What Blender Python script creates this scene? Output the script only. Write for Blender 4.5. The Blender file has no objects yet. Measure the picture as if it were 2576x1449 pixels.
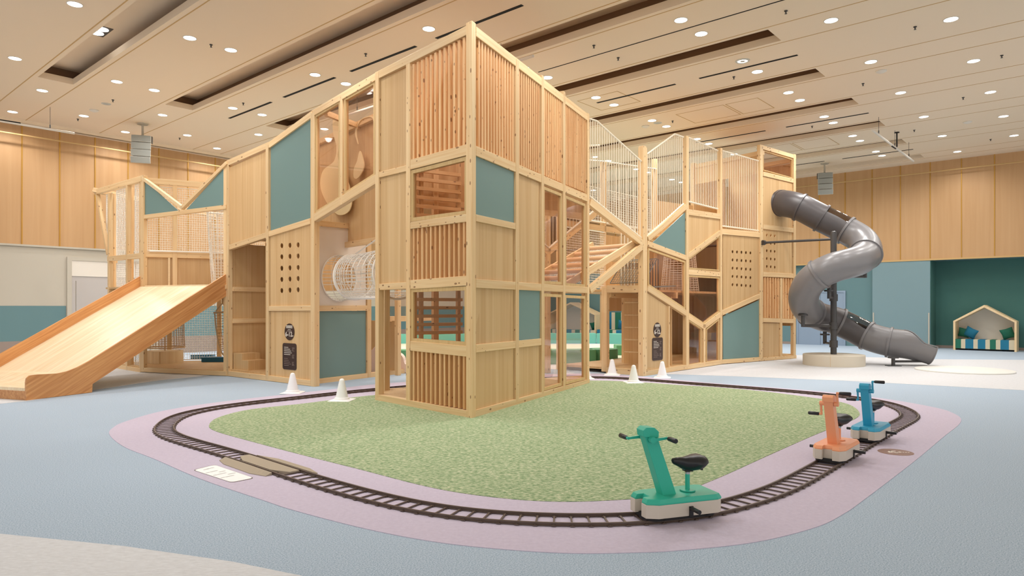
import bpy, bmesh, math, random
from mathutils import Vector, Matrix
from mathutils.geometry import tessellate_polygon
random.seed(7)
sc = bpy.context.scene
COL = sc.collection

# ------------------------------------------------------------------ camera, world, exposure
FPX, HOR, CAMH, CX = 1705.0, 773.0, 1.5, 1288.0
cam_d = bpy.data.cameras.new('camera'); cam = bpy.data.objects.new('camera', cam_d); COL.objects.link(cam)
cam.location = (0, 0, CAMH); cam.rotation_euler = (math.pi/2, 0, 0)
cam_d.sensor_width = 36.0; cam_d.lens = FPX/2576*36; cam_d.shift_y = (HOR-724.5)/2576
cam_d.clip_end = 200
sc.camera = cam
sc.view_settings.view_transform = 'Standard'; sc.view_settings.look = 'None'
sc.view_settings.exposure = 0.1; sc.view_settings.gamma = 1.0
w = bpy.data.worlds.new('world'); sc.world = w; w.use_nodes = True
w.node_tree.nodes['Background'].inputs[0].default_value = (1.0, .975, .94, 1)
w.node_tree.nodes['Background'].inputs[1].default_value = 1.0  # added even fill light, entering through the open sides behind the camera
LAMP_W = 36.0

# ------------------------------------------------------------------ survey helpers
def G(x, y, z=0.0):
    Y = FPX*(CAMH-z)/(y-HOR)
    return Vector(((x-CX)*Y/FPX, Y, z))
TH = math.atan(1497/FPX)
EA = Vector((math.sin(TH), math.cos(TH), 0)); EC = Vector((-math.cos(TH), math.sin(TH), 0))
def RM(a, c, z=0.0): return EA*a + EC*c + Vector((0, 0, z))
ROOM = Matrix.Rotation(math.pi/2-TH, 4, 'Z')        # room frame: x = a, y = c
CH = 6.73

# ------------------------------------------------------------------ materials
def srgb(r, g, b):
    f = lambda v: (v/255/12.92 if v/255 <= .04045 else ((v/255+.055)/1.055)**2.4)
    return (f(r), f(g), f(b), 1)
def newmat(name):
    m = bpy.data.materials.new(name); m.use_nodes = True
    nt = m.node_tree; b = nt.nodes['Principled BSDF']
    return m, nt, b
def plain(name, col, rough=.6, metal=0.0, bump=0, bscale=200, emit=0):
    m, nt, b = newmat(name)
    b.inputs['Base Color'].default_value = col; b.inputs['Roughness'].default_value = rough
    b.inputs['Metallic'].default_value = metal
    if emit:
        b.inputs['Emission Color'].default_value = (1, .97, .92, 1); b.inputs['Emission Strength'].default_value = emit
    if bump:
        n = nt.nodes.new('ShaderNodeTexNoise'); n.inputs['Scale'].default_value = bscale
        tc = nt.nodes.new('ShaderNodeTexCoord'); nt.links.new(tc.outputs['Object'], n.inputs['Vector'])
        bp = nt.nodes.new('ShaderNodeBump'); bp.inputs['Strength'].default_value = bump; bp.inputs['Distance'].default_value = .01
        nt.links.new(n.outputs['Fac'], bp.inputs['Height']); nt.links.new(bp.outputs['Normal'], b.inputs['Normal'])
    return m
def ramp(nt, stops):
    r = nt.nodes.new('ShaderNodeValToRGB'); cr = r.color_ramp
    while len(cr.elements) < len(stops): cr.elements.new(.5)
    for e, (p, c) in zip(cr.elements, stops): e.position = p; e.color = c
    return r
def wood(name, light, dark, axis='X', fine=26, knots=True, rough=.5, boards=0, knot_col=(.20, .075, .025, 1), streak=.8):
    """grain runs along the object's own axis; every board object gets its own offset and tone"""
    m, nt, b = newmat(name); L = nt.links.new
    tc = nt.nodes.new('ShaderNodeTexCoord'); oi = nt.nodes.new('ShaderNodeObjectInfo')
    off = nt.nodes.new('ShaderNodeVectorMath'); off.operation = 'ADD'
    sca = nt.nodes.new('ShaderNodeVectorMath'); sca.operation = 'SCALE'; sca.inputs[0].default_value = (37, 61, 23)
    L(oi.outputs['Random'], sca.inputs['Scale']); L(tc.outputs['Object'], off.inputs[0]); L(sca.outputs[0], off.inputs[1])
    mp = nt.nodes.new('ShaderNodeMapping'); L(off.outputs[0], mp.inputs['Vector'])
    lo = streak; hi = fine
    mp.inputs['Scale'].default_value = (lo, hi, hi) if axis == 'X' else (hi, hi, lo)
    n = nt.nodes.new('ShaderNodeTexNoise'); n.inputs['Scale'].default_value = 1; n.inputs['Detail'].default_value = 4
    n.inputs['Distortion'].default_value = .6
    L(mp.outputs[0], n.inputs['Vector'])
    r = ramp(nt, [(.3, dark), (.7, light)]); L(n.outputs['Fac'], r.inputs['Fac'])
    hsv = nt.nodes.new('ShaderNodeHueSaturation')
    mr = nt.nodes.new('ShaderNodeMapRange'); mr.inputs['To Min'].default_value = .9; mr.inputs['To Max'].default_value = 1.06
    L(oi.outputs['Random'], mr.inputs['Value']); L(mr.outputs[0], hsv.inputs['Value']); L(r.outputs[0], hsv.inputs['Color'])
    outc = hsv.outputs[0]
    if boards:   # tone of each narrow board across the panel
        mp3 = nt.nodes.new('ShaderNodeMapping'); L(off.outputs[0], mp3.inputs['Vector'])
        mp3.inputs['Scale'].default_value = (.5, boards, boards) if axis == 'X' else (boards, boards, .25)
        v3 = nt.nodes.new('ShaderNodeTexVoronoi'); v3.inputs['Scale'].default_value = 1; L(mp3.outputs[0], v3.inputs['Vector'])
        sep = nt.nodes.new('ShaderNodeSeparateColor'); L(v3.outputs['Color'], sep.inputs[0])
        r3 = ramp(nt, [(0, (.90, .84, .78, 1)), (1, (1, 1, 1, 1))]); L(sep.outputs[0], r3.inputs['Fac'])
        mx = nt.nodes.new('ShaderNodeMix'); mx.data_type = 'RGBA'; mx.blend_type = 'MULTIPLY'; mx.inputs[0].default_value = 1
        L(outc, mx.inputs[6]); L(r3.outputs[0], mx.inputs[7]); outc = mx.outputs[2]
    if knots:
        mp2 = nt.nodes.new('ShaderNodeMapping'); L(off.outputs[0], mp2.inputs['Vector'])
        mp2.inputs['Scale'].default_value = (6.5, 15, 15) if axis == 'X' else (15, 15, 7.0)
        v = nt.nodes.new('ShaderNodeTexVoronoi'); v.inputs['Scale'].default_value = 1; L(mp2.outputs[0], v.inputs['Vector'])
        sp = nt.nodes.new('ShaderNodeSeparateColor'); L(v.outputs['Color'], sp.inputs[0])
        mm = nt.nodes.new('ShaderNodeMath'); mm.operation = 'MULTIPLY_ADD'; L(sp.outputs[1], mm.inputs[0]); mm.inputs[1].default_value = .30; mm.inputs[2].default_value = -.06
        lt = nt.nodes.new('ShaderNodeMath'); lt.operation = 'SUBTRACT'; L(mm.outputs[0], lt.inputs[0]); L(v.outputs['Distance'], lt.inputs[1])
        rr = ramp(nt, [(0, (0, 0, 0, 1)), (.03, (.8, .8, .8, 1))]); L(lt.outputs[0], rr.inputs['Fac'])
        mx = nt.nodes.new('ShaderNodeMix'); mx.data_type = 'RGBA'; L(rr.outputs[0], mx.inputs[0]); L(outc, mx.inputs[6]); mx.inputs[7].default_value = knot_col
        outc = mx.outputs[2]
    L(outc, b.inputs['Base Color']); b.inputs['Roughness'].default_value = rough
    return m
def fleck(name, cols, scale, stretch=(1, 1, 1), rough=.95, bump=.3):
    m, nt, b = newmat(name); L = nt.links.new
    tc = nt.nodes.new('ShaderNodeTexCoord'); mp = nt.nodes.new('ShaderNodeMapping'); L(tc.outputs['Object'], mp.inputs[0])
    mp.inputs['Scale'].default_value = stretch
    n = nt.nodes.new('ShaderNodeTexNoise'); n.inputs['Scale'].default_value = scale; n.inputs['Detail'].default_value = 3; n.inputs['Roughness'].default_value = .7
    L(mp.outputs[0], n.inputs['Vector'])
    k = len(cols); r = ramp(nt, [(.32+.36*i/(k-1), c) for i, c in enumerate(cols)]); L(n.outputs['Fac'], r.inputs['Fac'])
    L(r.outputs[0], b.inputs['Base Color']); b.inputs['Roughness'].default_value = rough
    if bump:
        bp = nt.nodes.new('ShaderNodeBump'); bp.inputs['Strength'].default_value = bump; bp.inputs['Distance'].default_value = .006
        L(n.outputs['Fac'], bp.inputs['Height']); L(bp.outputs['Normal'], b.inputs['Normal'])
    return m
def tinted(name, tint, gloss=.12, rough=.02):
    m, nt, b = newmat(name); L = nt.links.new
    nt.nodes.remove(b); out = nt.nodes['Material Output']
    tr = nt.nodes.new('ShaderNodeBsdfTransparent'); tr.inputs[0].default_value = tint
    gl = nt.nodes.new('ShaderNodeBsdfGlossy'); gl.inputs['Roughness'].default_value = rough; gl.inputs[0].default_value = (1, .97, .95, 1)
    fr = nt.nodes.new('ShaderNodeLayerWeight'); fr.inputs[0].default_value = .5
    pw = nt.nodes.new('ShaderNodeMath'); pw.operation = 'POWER'; pw.inputs[1].default_value = 4.0; L(fr.outputs['Facing'], pw.inputs[0])
    ad = nt.nodes.new('ShaderNodeMath'); ad.operation = 'MULTIPLY_ADD'; ad.inputs[1].default_value = .6; ad.inputs[2].default_value = gloss*.3
    L(pw.outputs[0], ad.inputs[0])
    mx = nt.nodes.new('ShaderNodeMixShader'); L(ad.outputs[0], mx.inputs[0]); L(tr.outputs[0], mx.inputs[1]); L(gl.outputs[0], mx.inputs[2])
    L(mx.outputs[0], out.inputs[0])
    return m
M = {}
M['pine'] = wood('pine_beam', srgb(236, 206, 160), srgb(224, 184, 132), 'X')
M['pine_z'] = wood('pine_slat', srgb(240, 198, 146), srgb(218, 162, 106), 'Z', boards=11, knots=True)
M['pine_log'] = plain('peeled_log', srgb(222, 180, 138), .5)
M['frame'] = wood('window_frame_wood', srgb(216, 184, 130), srgb(202, 166, 112), 'Z', fine=20, knots=False)
M['ply'] = wood('plywood', srgb(222, 188, 140), srgb(211, 173, 122), 'Z', fine=22, knots=False, boards=7, streak=.25)
M['birch'] = wood('birch_cut', srgb(240, 214, 172), srgb(230, 198, 150), 'Z', fine=20, knots=False)
M['slide'] = wood('laminated_slide_wood', srgb(250, 236, 208), srgb(242, 218, 178), 'X', fine=30, knots=False, boards=14, rough=.32, streak=1.2)
M['slide_side'] = wood('laminated_side_wood', srgb(226, 170, 112), srgb(200, 138, 84), 'X', fine=30, knots=False, boards=22, rough=.4, streak=1.2)
M['teal'] = plain('teal_laminate', srgb(116, 144, 140), .4)
M['white_panel'] = plain('white_laminate', srgb(226, 214, 200), .5)
M['amber'] = tinted('rose_acrylic', (.955, .87, .83, 1))
M['net'] = plain('white_cord', srgb(240, 234, 224), .8)
M['net_tan'] = plain('natural_cord', srgb(204, 170, 128), .85)
M['net_grey'] = plain('grey_cord', srgb(120, 124, 120), .85)
M['rod'] = plain('cream_painted_steel', srgb(238, 226, 204), .35)
M['dark_metal'] = plain('dark_grey_steel', srgb(74, 72, 72), .4, .3)
M['steel'] = plain('bright_steel', srgb(200, 200, 200), .25, .9)
M['gold'] = plain('brass_joint', srgb(196, 150, 66), .35, .5)
M['ceil'] = plain('ceiling_paint', srgb(238, 218, 192), .7)
M['slot_shade'] = plain('trough_shade_brown', srgb(136, 104, 78), .6)  # trough side walls: recess shade put into the colour as brown
M['ceil_trim'] = plain('ceiling_line', srgb(200, 164, 110), .6)
M['slot'] = plain('diffuser_black', srgb(8, 6, 5), .8)
M['wallwood'] = wood('wall_veneer', srgb(196, 156, 112), srgb(188, 147, 102), 'Z', fine=7, knots=False, streak=.3, rough=.55)
M['beige'] = plain('beige_paint', srgb(188, 180, 165), .8)
M['skirt_brown'] = plain('taupe_paint', srgb(150, 134, 124), .8)
M['teal_wall'] = plain('teal_wall_paint', srgb(100, 132, 136), .8)
M['green_wall'] = plain('deep_green_paint', srgb(66, 112, 106), .8)
M['pale_teal'] = plain('pale_teal_paint', srgb(122, 148, 154), .7)
M['cream_door'] = plain('cream_door_paint', srgb(184, 177, 172), .6)
M['blue_door'] = plain('blue_grey_door_paint', srgb(140, 158, 178), .6)
M['offwhite'] = plain('off_white_paint', srgb(222, 214, 202), .7)
M['carpet_blue'] = fleck('blue_carpet', [srgb(128, 150, 172), srgb(170, 187, 204), srgb(198, 210, 222)], 110, bump=.05)
M['carpet_lilac'] = fleck('lilac_carpet', [srgb(194, 183, 202), srgb(203, 193, 211)], 30, bump=.05)
M['carpet_green'] = fleck('green_carpet', [srgb(98, 130, 88), srgb(132, 156, 114), srgb(172, 184, 146), srgb(210, 208, 178)], 26, (1, 2.0, 1))
M['carpet_pale'] = fleck('pale_floor', [srgb(202, 203, 206), srgb(218, 220, 224)], 16, (1, 3, 1), bump=.03, rough=.7)
M['rail'] = plain('brown_rail_plastic', srgb(92, 76, 66), .45)
M['ramp'] = plain('taupe_rubber', srgb(170, 156, 136), .8)
M['cone'] = plain('white_cone_plastic', srgb(250, 250, 250), .5)
M['black'] = plain('black_vinyl', srgb(26, 26, 30), .38)
M['blackm'] = plain('matte_black', srgb(22, 20, 22), .6)
M['cream'] = plain('cream_painted_body', srgb(206, 196, 182), .45)
M['t_green'] = plain('green_powder_coat', srgb(50, 178, 152), .4)
M['t_orange'] = plain('peach_powder_coat', srgb(242, 164, 120), .4)
M['t_blue'] = plain('blue_powder_coat', srgb(50, 160, 196), .4)
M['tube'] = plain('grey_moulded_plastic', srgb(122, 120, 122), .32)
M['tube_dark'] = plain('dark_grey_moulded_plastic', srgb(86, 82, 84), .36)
M['clear'] = tinted('smoked_clear_plastic', (.72, .70, .71, 1))
M['cut'] = plain('pale_cutout_board', srgb(250, 228, 180), .5)
M['drum'] = plain('pale_birch_drum', srgb(214, 204, 186), .6)
M['mat'] = plain('cream_mat', srgb(230, 228, 222), .7)
M['sign'] = plain('dark_brown_sign', srgb(62, 42, 36), .4)
M['sign_print'] = plain('cream_print', srgb(238, 228, 214), .5)
M['sign_faint'] = plain('muted_print', srgb(160, 140, 128), .5)
M['board'] = plain('white_floor_sticker', srgb(250, 250, 250), .5)
M['board_print'] = plain('grey_print', srgb(180, 180, 178), .5)
M['oval'] = plain('brown_floor_sticker', srgb(132, 92, 72), .5)
M['emit'] = plain('lamp_lens', (1, 1, 1, 1), .5, emit=6)
M['speaker'] = plain('speaker_grey', srgb(200, 198, 190), .6)
M['grille'] = plain('speaker_grille', srgb(150, 152, 146), .7)
M['c_blue'] = plain('blue_fabric', srgb(30, 118, 150), .8)
M['c_green'] = plain('green_fabric', srgb(34, 110, 88), .8)
M['c_cream'] = plain('cream_fabric', srgb(212, 200, 172), .85)
M['block_blue'] = plain('blue_foam_vinyl', srgb(20, 96, 130), .5)
M['pool_green'] = plain('green_foam_vinyl', srgb(92, 156, 112), .5)
M['pool_teal'] = plain('teal_foam_vinyl', srgb(112, 188, 168), .5)
M['pool_in'] = plain('pale_green_mat', srgb(222, 226, 200), .7)
M['cloud'] = plain('pale_pink_foam', srgb(240, 214, 200), .8)
M['picture'] = plain('dull_red_panel', srgb(140, 100, 100), .7)

# ------------------------------------------------------------------ object helpers
def put(o, parent=None, world=None):
    COL.objects.link(o)
    if world is None: world = Matrix.Identity(4)
    if parent is not None:
        o.parent = parent
        pw = parent.get('_w')
        base = WM[parent.name]
        o.matrix_basis = base.inverted() @ world
    else:
        o.matrix_basis = world
    WM[o.name] = world.copy()
    return o
WM = {}
def tag(o, label=None, cat=None, group=None, kind=None):
    if label: o['label'] = label
    if cat: o['category'] = cat
    if group: o['group'] = group
    if kind: o['kind'] = kind
    return o
def thing(name, loc, label, cat, group=None, rotz=0.0):
    o = bpy.data.objects.new(name, None); o.empty_display_size = .1
    put(o, None, Matrix.Translation(loc) @ Matrix.Rotation(rotz, 4, 'Z'))
    return tag(o, label, cat, group)
class MB:
    def __init__(s): s.v = []; s.f = []; s.mi = []
    def add(s, vs, fs, mi=0):
        b = len(s.v); s.v += [tuple(v) for v in vs]; s.f += [tuple(i+b for i in f) for f in fs]; s.mi += [mi]*len(fs)
    def box(s, x0, x1, y0, y1, z0, z1, mi=0):
        vs = [(x, y, z) for z in (z0, z1) for y in (y0, y1) for x in (x0, x1)]
        s.add(vs, [(0, 2, 3, 1), (4, 5, 7, 6), (0, 1, 5, 4), (2, 6, 7, 3), (0, 4, 6, 2), (1, 3, 7, 5)], mi)
    def prism(s, poly, y0, y1, holes=(), mi=0):
        """poly in (x,z) plane extruded along y"""
        loops = [poly]+list(holes)
        pts = [p for l in loops for p in l]; n = len(pts)
        tris = tessellate_polygon([[Vector((p[0], p[1], 0)) for p in l] for l in loops])
        vs = [(p[0], y0, p[1]) for p in pts]+[(p[0], y1, p[1]) for p in pts]
        fs = [tuple(t) for t in tris]+[tuple(n+i for i in reversed(t)) for t in tris]
        b = 0
        for l in loops:
            k = len(l)
            for i in range(k):
                j = (i+1) % k; fs.append((b+i, b+j, n+b+j, n+b+i))
            b += k
        s.add(vs, fs, mi)
    def flat(s, poly, z0, z1, holes=(), mi=0):
        """poly in (x,y), extruded along z"""
        loops = [poly]+list(holes); pts = [p for l in loops for p in l]; n = len(pts)
        tris = tessellate_polygon([[Vector((p[0], p[1], 0)) for p in l] for l in loops])
        vs = [(p[0], p[1], z0) for p in pts]+[(p[0], p[1], z1) for p in pts]
        fs = [tuple(reversed(t)) for t in tris]+[tuple(n+i for i in t) for t in tris]
        b = 0
        for l in loops:
            k = len(l)
            for i in range(k):
                j = (i+1) % k; fs.append((b+i, b+j, n+b+j, n+b+i))
            b += k
        s.add(vs, fs, mi)
    def tube(s, pts, r, n=8, cap=True, mi=0, closed=False):
        pts = [Vector(p) for p in pts]; k = len(pts); vs = []; up = None
        for i, p in enumerate(pts):
            if closed: t = pts[(i+1) % k]-pts[i-1]
            else: t = pts[min(i+1, k-1)]-pts[max(i-1, 0)]
            t.normalize()
            if up is None: up = Vector((0, 0, 1)) if abs(t.z) < .9 else Vector((1, 0, 0))
            a = t.cross(up).normalized(); up = a.cross(t).normalized()
            rr = r[i] if isinstance(r, (list, tuple)) else r
            vs += [p+(a*math.cos(2*math.pi*j/n)+up*math.sin(2*math.pi*j/n))*rr for j in range(n)]
        fs = []
        for i in range(k if closed else k-1):
            i2 = (i+1) % k
            for j in range(n): j2 = (j+1) % n; fs.append((i*n+j, i*n+j2, i2*n+j2, i2*n+j))
        if cap and not closed: fs += [tuple(reversed(range(n))), tuple((k-1)*n+j for j in range(n))]
        s.add(vs, fs, mi)
    def lathe(s, prof, n=24, c=(0, 0), mi=0):
        vs = []; k = len(prof)
        for r, z in prof: vs += [(c[0]+r*math.cos(2*math.pi*j/n), c[1]+r*math.sin(2*math.pi*j/n), z) for j in range(n)]
        fs = [(i*n+j, i*n+(j+1) % n, (i+1)*n+(j+1) % n, (i+1)*n+j) for i in range(k-1) for j in range(n)]
        fs += [tuple(reversed(range(n))), tuple((k-1)*n+j for j in range(n))]
        s.add(vs, fs, mi)
    def loft(s, secs, mi=0, cap=True):
        n = len(secs[0]); vs = [v for q in secs for v in q]; fs = []
        for i in range(len(secs)-1):
            for j in range(n): fs.append((i*n+j, i*n+(j+1) % n, (i+1)*n+(j+1) % n, (i+1)*n+j))
        if cap: fs += [tuple(reversed(range(n))), tuple((len(secs)-1)*n+j for j in range(n))]
        s.add(vs, fs, mi)
    def build(s, name, mat, parent=None, world=None, smooth=False, bevel=0):
        me = bpy.data.meshes.new(name); me.from_pydata(s.v, [], s.f)
        mats = mat if isinstance(mat, (list, tuple)) else [mat]
        for m in mats: me.materials.append(M[m] if isinstance(m, str) else m)
        if len(mats) > 1: me.polygons.foreach_set('material_index', s.mi)
        bm = bmesh.new(); bm.from_mesh(me); bmesh.ops.recalc_face_normals(bm, faces=bm.faces); bm.to_mesh(me); bm.free()
        if smooth:
            me.polygons.foreach_set('use_smooth', [True]*len(me.polygons))
            try: me.set_sharp_from_angle(angle=math.radians(40))
            except Exception: pass
        me.update()
        o = bpy.data.objects.new(name, me); put(o, parent, world)
        if bevel:
            bv = o.modifiers.new('bevel', 'BEVEL'); bv.width = bevel; bv.segments = 2; bv.limit_method = 'ANGLE'
        return o

class Plane:
    """vertical wall plane through two floor points; u runs from p0 to p1, off goes away from the camera"""
    def __init__(s, p0, p1, raw=False):
        s.p0 = p0 if raw else G(*p0); s.p1 = p1 if raw else G(*p1)
        s.p0 = Vector((s.p0.x, s.p0.y, 0)); s.p1 = Vector((s.p1.x, s.p1.y, 0))
        s.u = (s.p1-s.p0).normalized(); s.len = (s.p1-s.p0).length
        n = Vector((s.u.y, -s.u.x, 0))
        if n.dot(s.p0+s.p1) < 0: n = -n
        s.n = n
    def uz(s, px, py):
        d = Vector(((px-CX)/FPX, 1, 0)); t = s.p0.dot(s.n)/d.dot(s.n)
        p = d*t
        return ((p-s.p0).dot(s.u), CAMH+(HOR-py)*t/FPX)
    def W(s, u, z, off=0): return s.p0+s.u*u+s.n*off+Vector((0, 0, z))
    def px(s, px, py, off=0): u, z = s.uz(px, py); return s.W(u, z, off)
    def shift(s, d, e0=0, e1=0):
        return Plane(s.p0+s.n*d-s.u*e0, s.p1+s.n*d+s.u*e1, raw=True)
    def mat(s, off=0):   # object frame: x = u, y = n, z = up
        m = Matrix.Identity(4)
        for i in range(3): m[i][0] = s.u[i]; m[i][1] = s.n[i]; m[i][2] = (0, 0, 1)[i]; m[i][3] = (s.p0+s.n*off)[i]
        return m

def beam_w(root, A, B, n, w=.11, d=.1, off=0, name='beam', mat='pine', bev=.004):
    """timber from A to B (points), w in the wall plane, d along normal n starting at off"""
    A = Vector(A); B = Vector(B); x = (B-A); Ln = x.length; x.normalize(); z = x.cross(n).normalized()
    if z.z < 0: z = -z
    m = Matrix.Identity(4)
    for i in range(3): m[i][0] = x[i]; m[i][1] = n[i]; m[i][2] = z[i]; m[i][3] = A[i]
    b = MB(); b.box(0, Ln, off, off+d, -w/2, w/2)
    return b.build(name, mat, root, m, bevel=bev)
def beam(root, P, a, b, w=.11, d=.1, off=0, name='beam', mat='pine'):
    return beam_w(root, P.px(*a), P.px(*b), P.n, w, d, off, name, mat)
def beamuz(root, P, a, b, w=.11, d=.1, off=0, name='beam', mat='pine'):
    return beam_w(root, P.W(*a), P.W(*b), P.n, w, d, off, name, mat)
def post(root, P, x, ytop, ybot, w=.1, d=.1, off=0, mat='pine'):
    u, z1 = P.uz(x, ytop); _, z0 = P.uz(x, ybot)
    return beam_w(root, P.W(u, max(z0, 0)), P.W(u, z1), P.n, w, d, off, 'post', mat)
def panel(root, P, pts, mat='ply', t=.018, off=.035, name='plywood_panel', holes=None, uz=False):
    poly = pts if uz else [P.uz(*p) for p in pts]
    us = [p[0] for p in poly]; zs = [p[1] for p in poly]; c = (min(us), min(zs))
    poly = [(p[0]-c[0], p[1]-c[1]) for p in poly]
    hl = []
    for h in (holes or []):
        (hu, hz), r = h
        hl.append([(hu-c[0]+r*math.cos(2*math.pi*i/16), hz-c[1]+r*math.sin(2*math.pi*i/16)) for i in range(16)])
    b = MB(); b.prism(poly, 0, t, hl)
    m = P.mat(off); m.translation = P.W(c[0], c[1], off)
    return b.build(name, mat, root, m)
def slats(root, P, tl, tr, br, bl, n, sw=.042, sd=.085, off=.02, mat='pine_z', name='slat_screen'):
    a, b_, c, d = P.uz(*tl), P.uz(*tr), P.uz(*br), P.uz(*bl)
    b = MB(); o = (min(a[0], d[0]), min(c[1], d[1]))
    for i in range(n):
        t = (i+.5)/n
        u = a[0]+(b_[0]-a[0])*t; zt = a[1]+(b_[1]-a[1])*t; zb = d[1]+(c[1]-d[1])*t
        b.box(u-sw/2-o[0], u+sw/2-o[0], 0, sd, zb-o[1], zt-o[1])
    m = P.mat(off); m.translation = P.W(o[0], o[1], off)
    return b.build(name, mat, root, m)
def window(root, P, pts, fw=.05, off=.02, fmat='frame', glass='amber', d=.06):
    poly = [P.uz(*p) for p in pts]; c = poly[0]
    ce = Vector((sum(p[0] for p in poly)/len(poly), sum(p[1] for p in poly)/len(poly)))
    # inset polygon
    k = len(poly); area = sum(poly[i][0]*poly[(i+1) % k][1]-poly[(i+1) % k][0]*poly[i][1] for i in range(k))
    sgn = 1 if area > 0 else -1; ins = []
    for i in range(k):
        p0, p1, p2 = Vector(poly[i-1]), Vector(poly[i]), Vector(poly[(i+1) % k])
        e1 = (p1-p0).normalized(); e2 = (p2-p1).normalized()
        n1 = Vector((-e1.y, e1.x))*sgn; n2 = Vector((-e2.y, e2.x))*sgn
        bb = (n1+n2); bb = bb/max(bb.length_squared, .1)*2
        ins.append(tuple(p1+bb*fw))
    sh = lambda l: [(p[0]-c[0], p[1]-c[1]) for p in l]
    b = MB(); b.prism(sh(poly), 0, d, [sh(ins)])
    m = P.mat(off); m.translation = P.W(c[0], c[1], off)
    f = b.build('window_frame', fmat, root, m)
    g = MB(); g.prism(sh(ins), d*.45, d*.45+.006); g.build('window_pane', glass, f, m)
    return f
def wire(b, A, B, r):
    A = Vector(A); B = Vector(B); t = (B-A)
    if t.length < 1e-6: return
    t.normalize(); a = t.cross(Vector((.31, .17, .93))).normalized(); c = t.cross(a)
    vs = []
    for p in (A, B): vs += [p+a*r, p-a*r*.5+c*r*.87, p-a*r*.5-c*r*.87]
    b.add(vs, [(0, 1, 4, 3), (1, 2, 5, 4), (2, 0, 3, 5)])
def net_grid(fn, nu, nv, r=.004, b=None, closeu=False):
    b = b or MB(); g = [[fn(i/nu, j/nv) for j in range(nv+1)] for i in range(nu+1)]
    for i in range(nu+1):
        if closeu and i == nu: break
        for j in range(nv): wire(b, g[i][j], g[i][j+1], r)
    for j in range(nv+1):
        for i in range(nu): wire(b, g[i][j], g[i+1][j], r)
    return b
def net_quad(root, c4, cell=.06, r=.0045, mat='net', wob=.004, sag=0, name='net', n=None):
    a, b_, c, d = [Vector(p) for p in c4]   # a-b top, d-c bottom
    nu = max(2, int((b_-a).length/cell)); nv = max(2, int((d-a).length/cell))
    nn = (b_-a).cross(d-a).normalized(); rnd = random.Random(3)
    def fn(s, t):
        p = (a*(1-s)+b_*s)*(1-t)+(d*(1-s)+c*s)*t
        q = math.sin(math.pi*s)*math.sin(math.pi*t)*sag
        return p+nn*q+Vector((rnd.uniform(-wob, wob), rnd.uniform(-wob, wob), rnd.uniform(-wob, wob)))
    b = net_grid(fn, nu, nv, r)
    for p, q in ((a, b_), (b_, c), (c, d), (d, a)): wire(b, p, q, r*2.5)
    return b.build(name, mat, root)
def slab(root, pts3, z0, z1, name='deck', mat='ply'):
    b = MB(); b.flat([(p.x, p.y) for p in pts3], z0, z1); return b.build(name, mat, root)
def dup(o, parent=None, world=None):
    c = o.copy(); COL.objects.link(c)
    if parent is not None: c.parent = parent
    return c
def copy_tree(o, parent=None):
    c = o.copy(); COL.objects.link(c)
    if parent is not None: c.parent = parent
    WM[c.name] = WM[o.name]
    for ch in list(o.children): copy_tree(ch, c)
    return c
def smooth_loop(pts, it=0, sub=6, closed=True):
    """Catmull-Rom"""
    out = []; k = len(pts); pts = [Vector(p) for p in pts]
    rng = range(k if closed else k-1)
    for i in rng:
        p = [pts[(i+j-1) % k] if closed else pts[min(max(i+j-1, 0), k-1)] for j in range(4)]
        for s in range(sub):
            t = s/sub
            out.append(.5*((2*p[1])+(p[2]-p[0])*t+(2*p[0]-5*p[1]+4*p[2]-p[3])*t*t+(3*p[1]-p[0]-3*p[2]+p[3])*t*t*t))
    if not closed: out.append(pts[-1])
    for _ in range(it):
        n = len(out)
        out = [(out[i-1]+out[i]*2+out[(i+1) % n])/4 for i in range(n)] if closed else [out[0]]+[(out[i-1]+out[i]*2+out[i+1])/4 for i in range(1, n-1)]+[out[-1]]
    return out

# ================================================================== ROOM SHELL
WALL_C, WALL_A = 22.93, 28.3
A0R, C0R = -7.0, -7.5            # open sides behind the camera
PITCH, SLOT0 = 2.77, 4.81
# floor
b = MB(); b.box(-9, 31, -9, 24, -.1, 0); fl = b.build('floor', 'carpet_blue', None, ROOM); tag(fl, kind='structure')
def zone(name, px, mat, z, label, cat='carpet', struct=False, sub=8, it=2, smooth=True, extra=None):
    pts = [G(*p) if isinstance(p, tuple) else p for p in px]
    if smooth: pts = smooth_loop(pts, it, sub)
    b = MB(); b.flat([(p.x, p.y) for p in pts], .0, z)
    o = b.build(name, mat)
    if struct: tag(o, kind='structure')
    else: tag(o, label, cat)
    return o
lil = [(274.6, 1093), (285, 1076), (318, 1060), (415, 1033), (551, 1011.8), (706, 994), (850, 978), (943, 967), (1100, 956), (1300, 945), (1480, 940), (1600, 946.5), (1803, 965), (2048, 983.5), (2222, 1003), (2346.6, 1024.5), (2396, 1039), (2418.6, 1060), (2371, 1101.5), (2297, 1163.6), (2168, 1262), (2123, 1293), (2054.7, 1326.6), (1903, 1364.5), (1713.7, 1385.3), (1600, 1391), (1439, 1393), (1264, 1382.7), (1089, 1363.4), (914.7, 1330), (740, 1284.8), (660, 1258.5), (504.7, 1205.7), (388, 1155), (310.6, 1124)]
grn = [(526, 1070), (551, 1050.6), (628.8, 1031.2), (760, 1016.7), (892, 1000), (1000, 990), (1200, 974), (1350, 963), (1485, 958), (1604, 962), (1728, 971), (1800, 974.8), (1924, 986), (2048, 1002), (2125, 1015), (2158, 1033), (2155, 1053), (2071, 1086.6), (2023.6, 1106.5), (1924, 1151), (1800, 1207), (1690, 1246), (1578.6, 1257.6), (1421, 1263.8), (1264, 1255), (1089, 1229), (897, 1180), (760, 1145.7), (628.8, 1110.8), (541.4, 1085.6)]
zone('lilac_carpet', lil, 'carpet_lilac', .004, 'lilac carpet loop under the miniature railway track')
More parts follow.
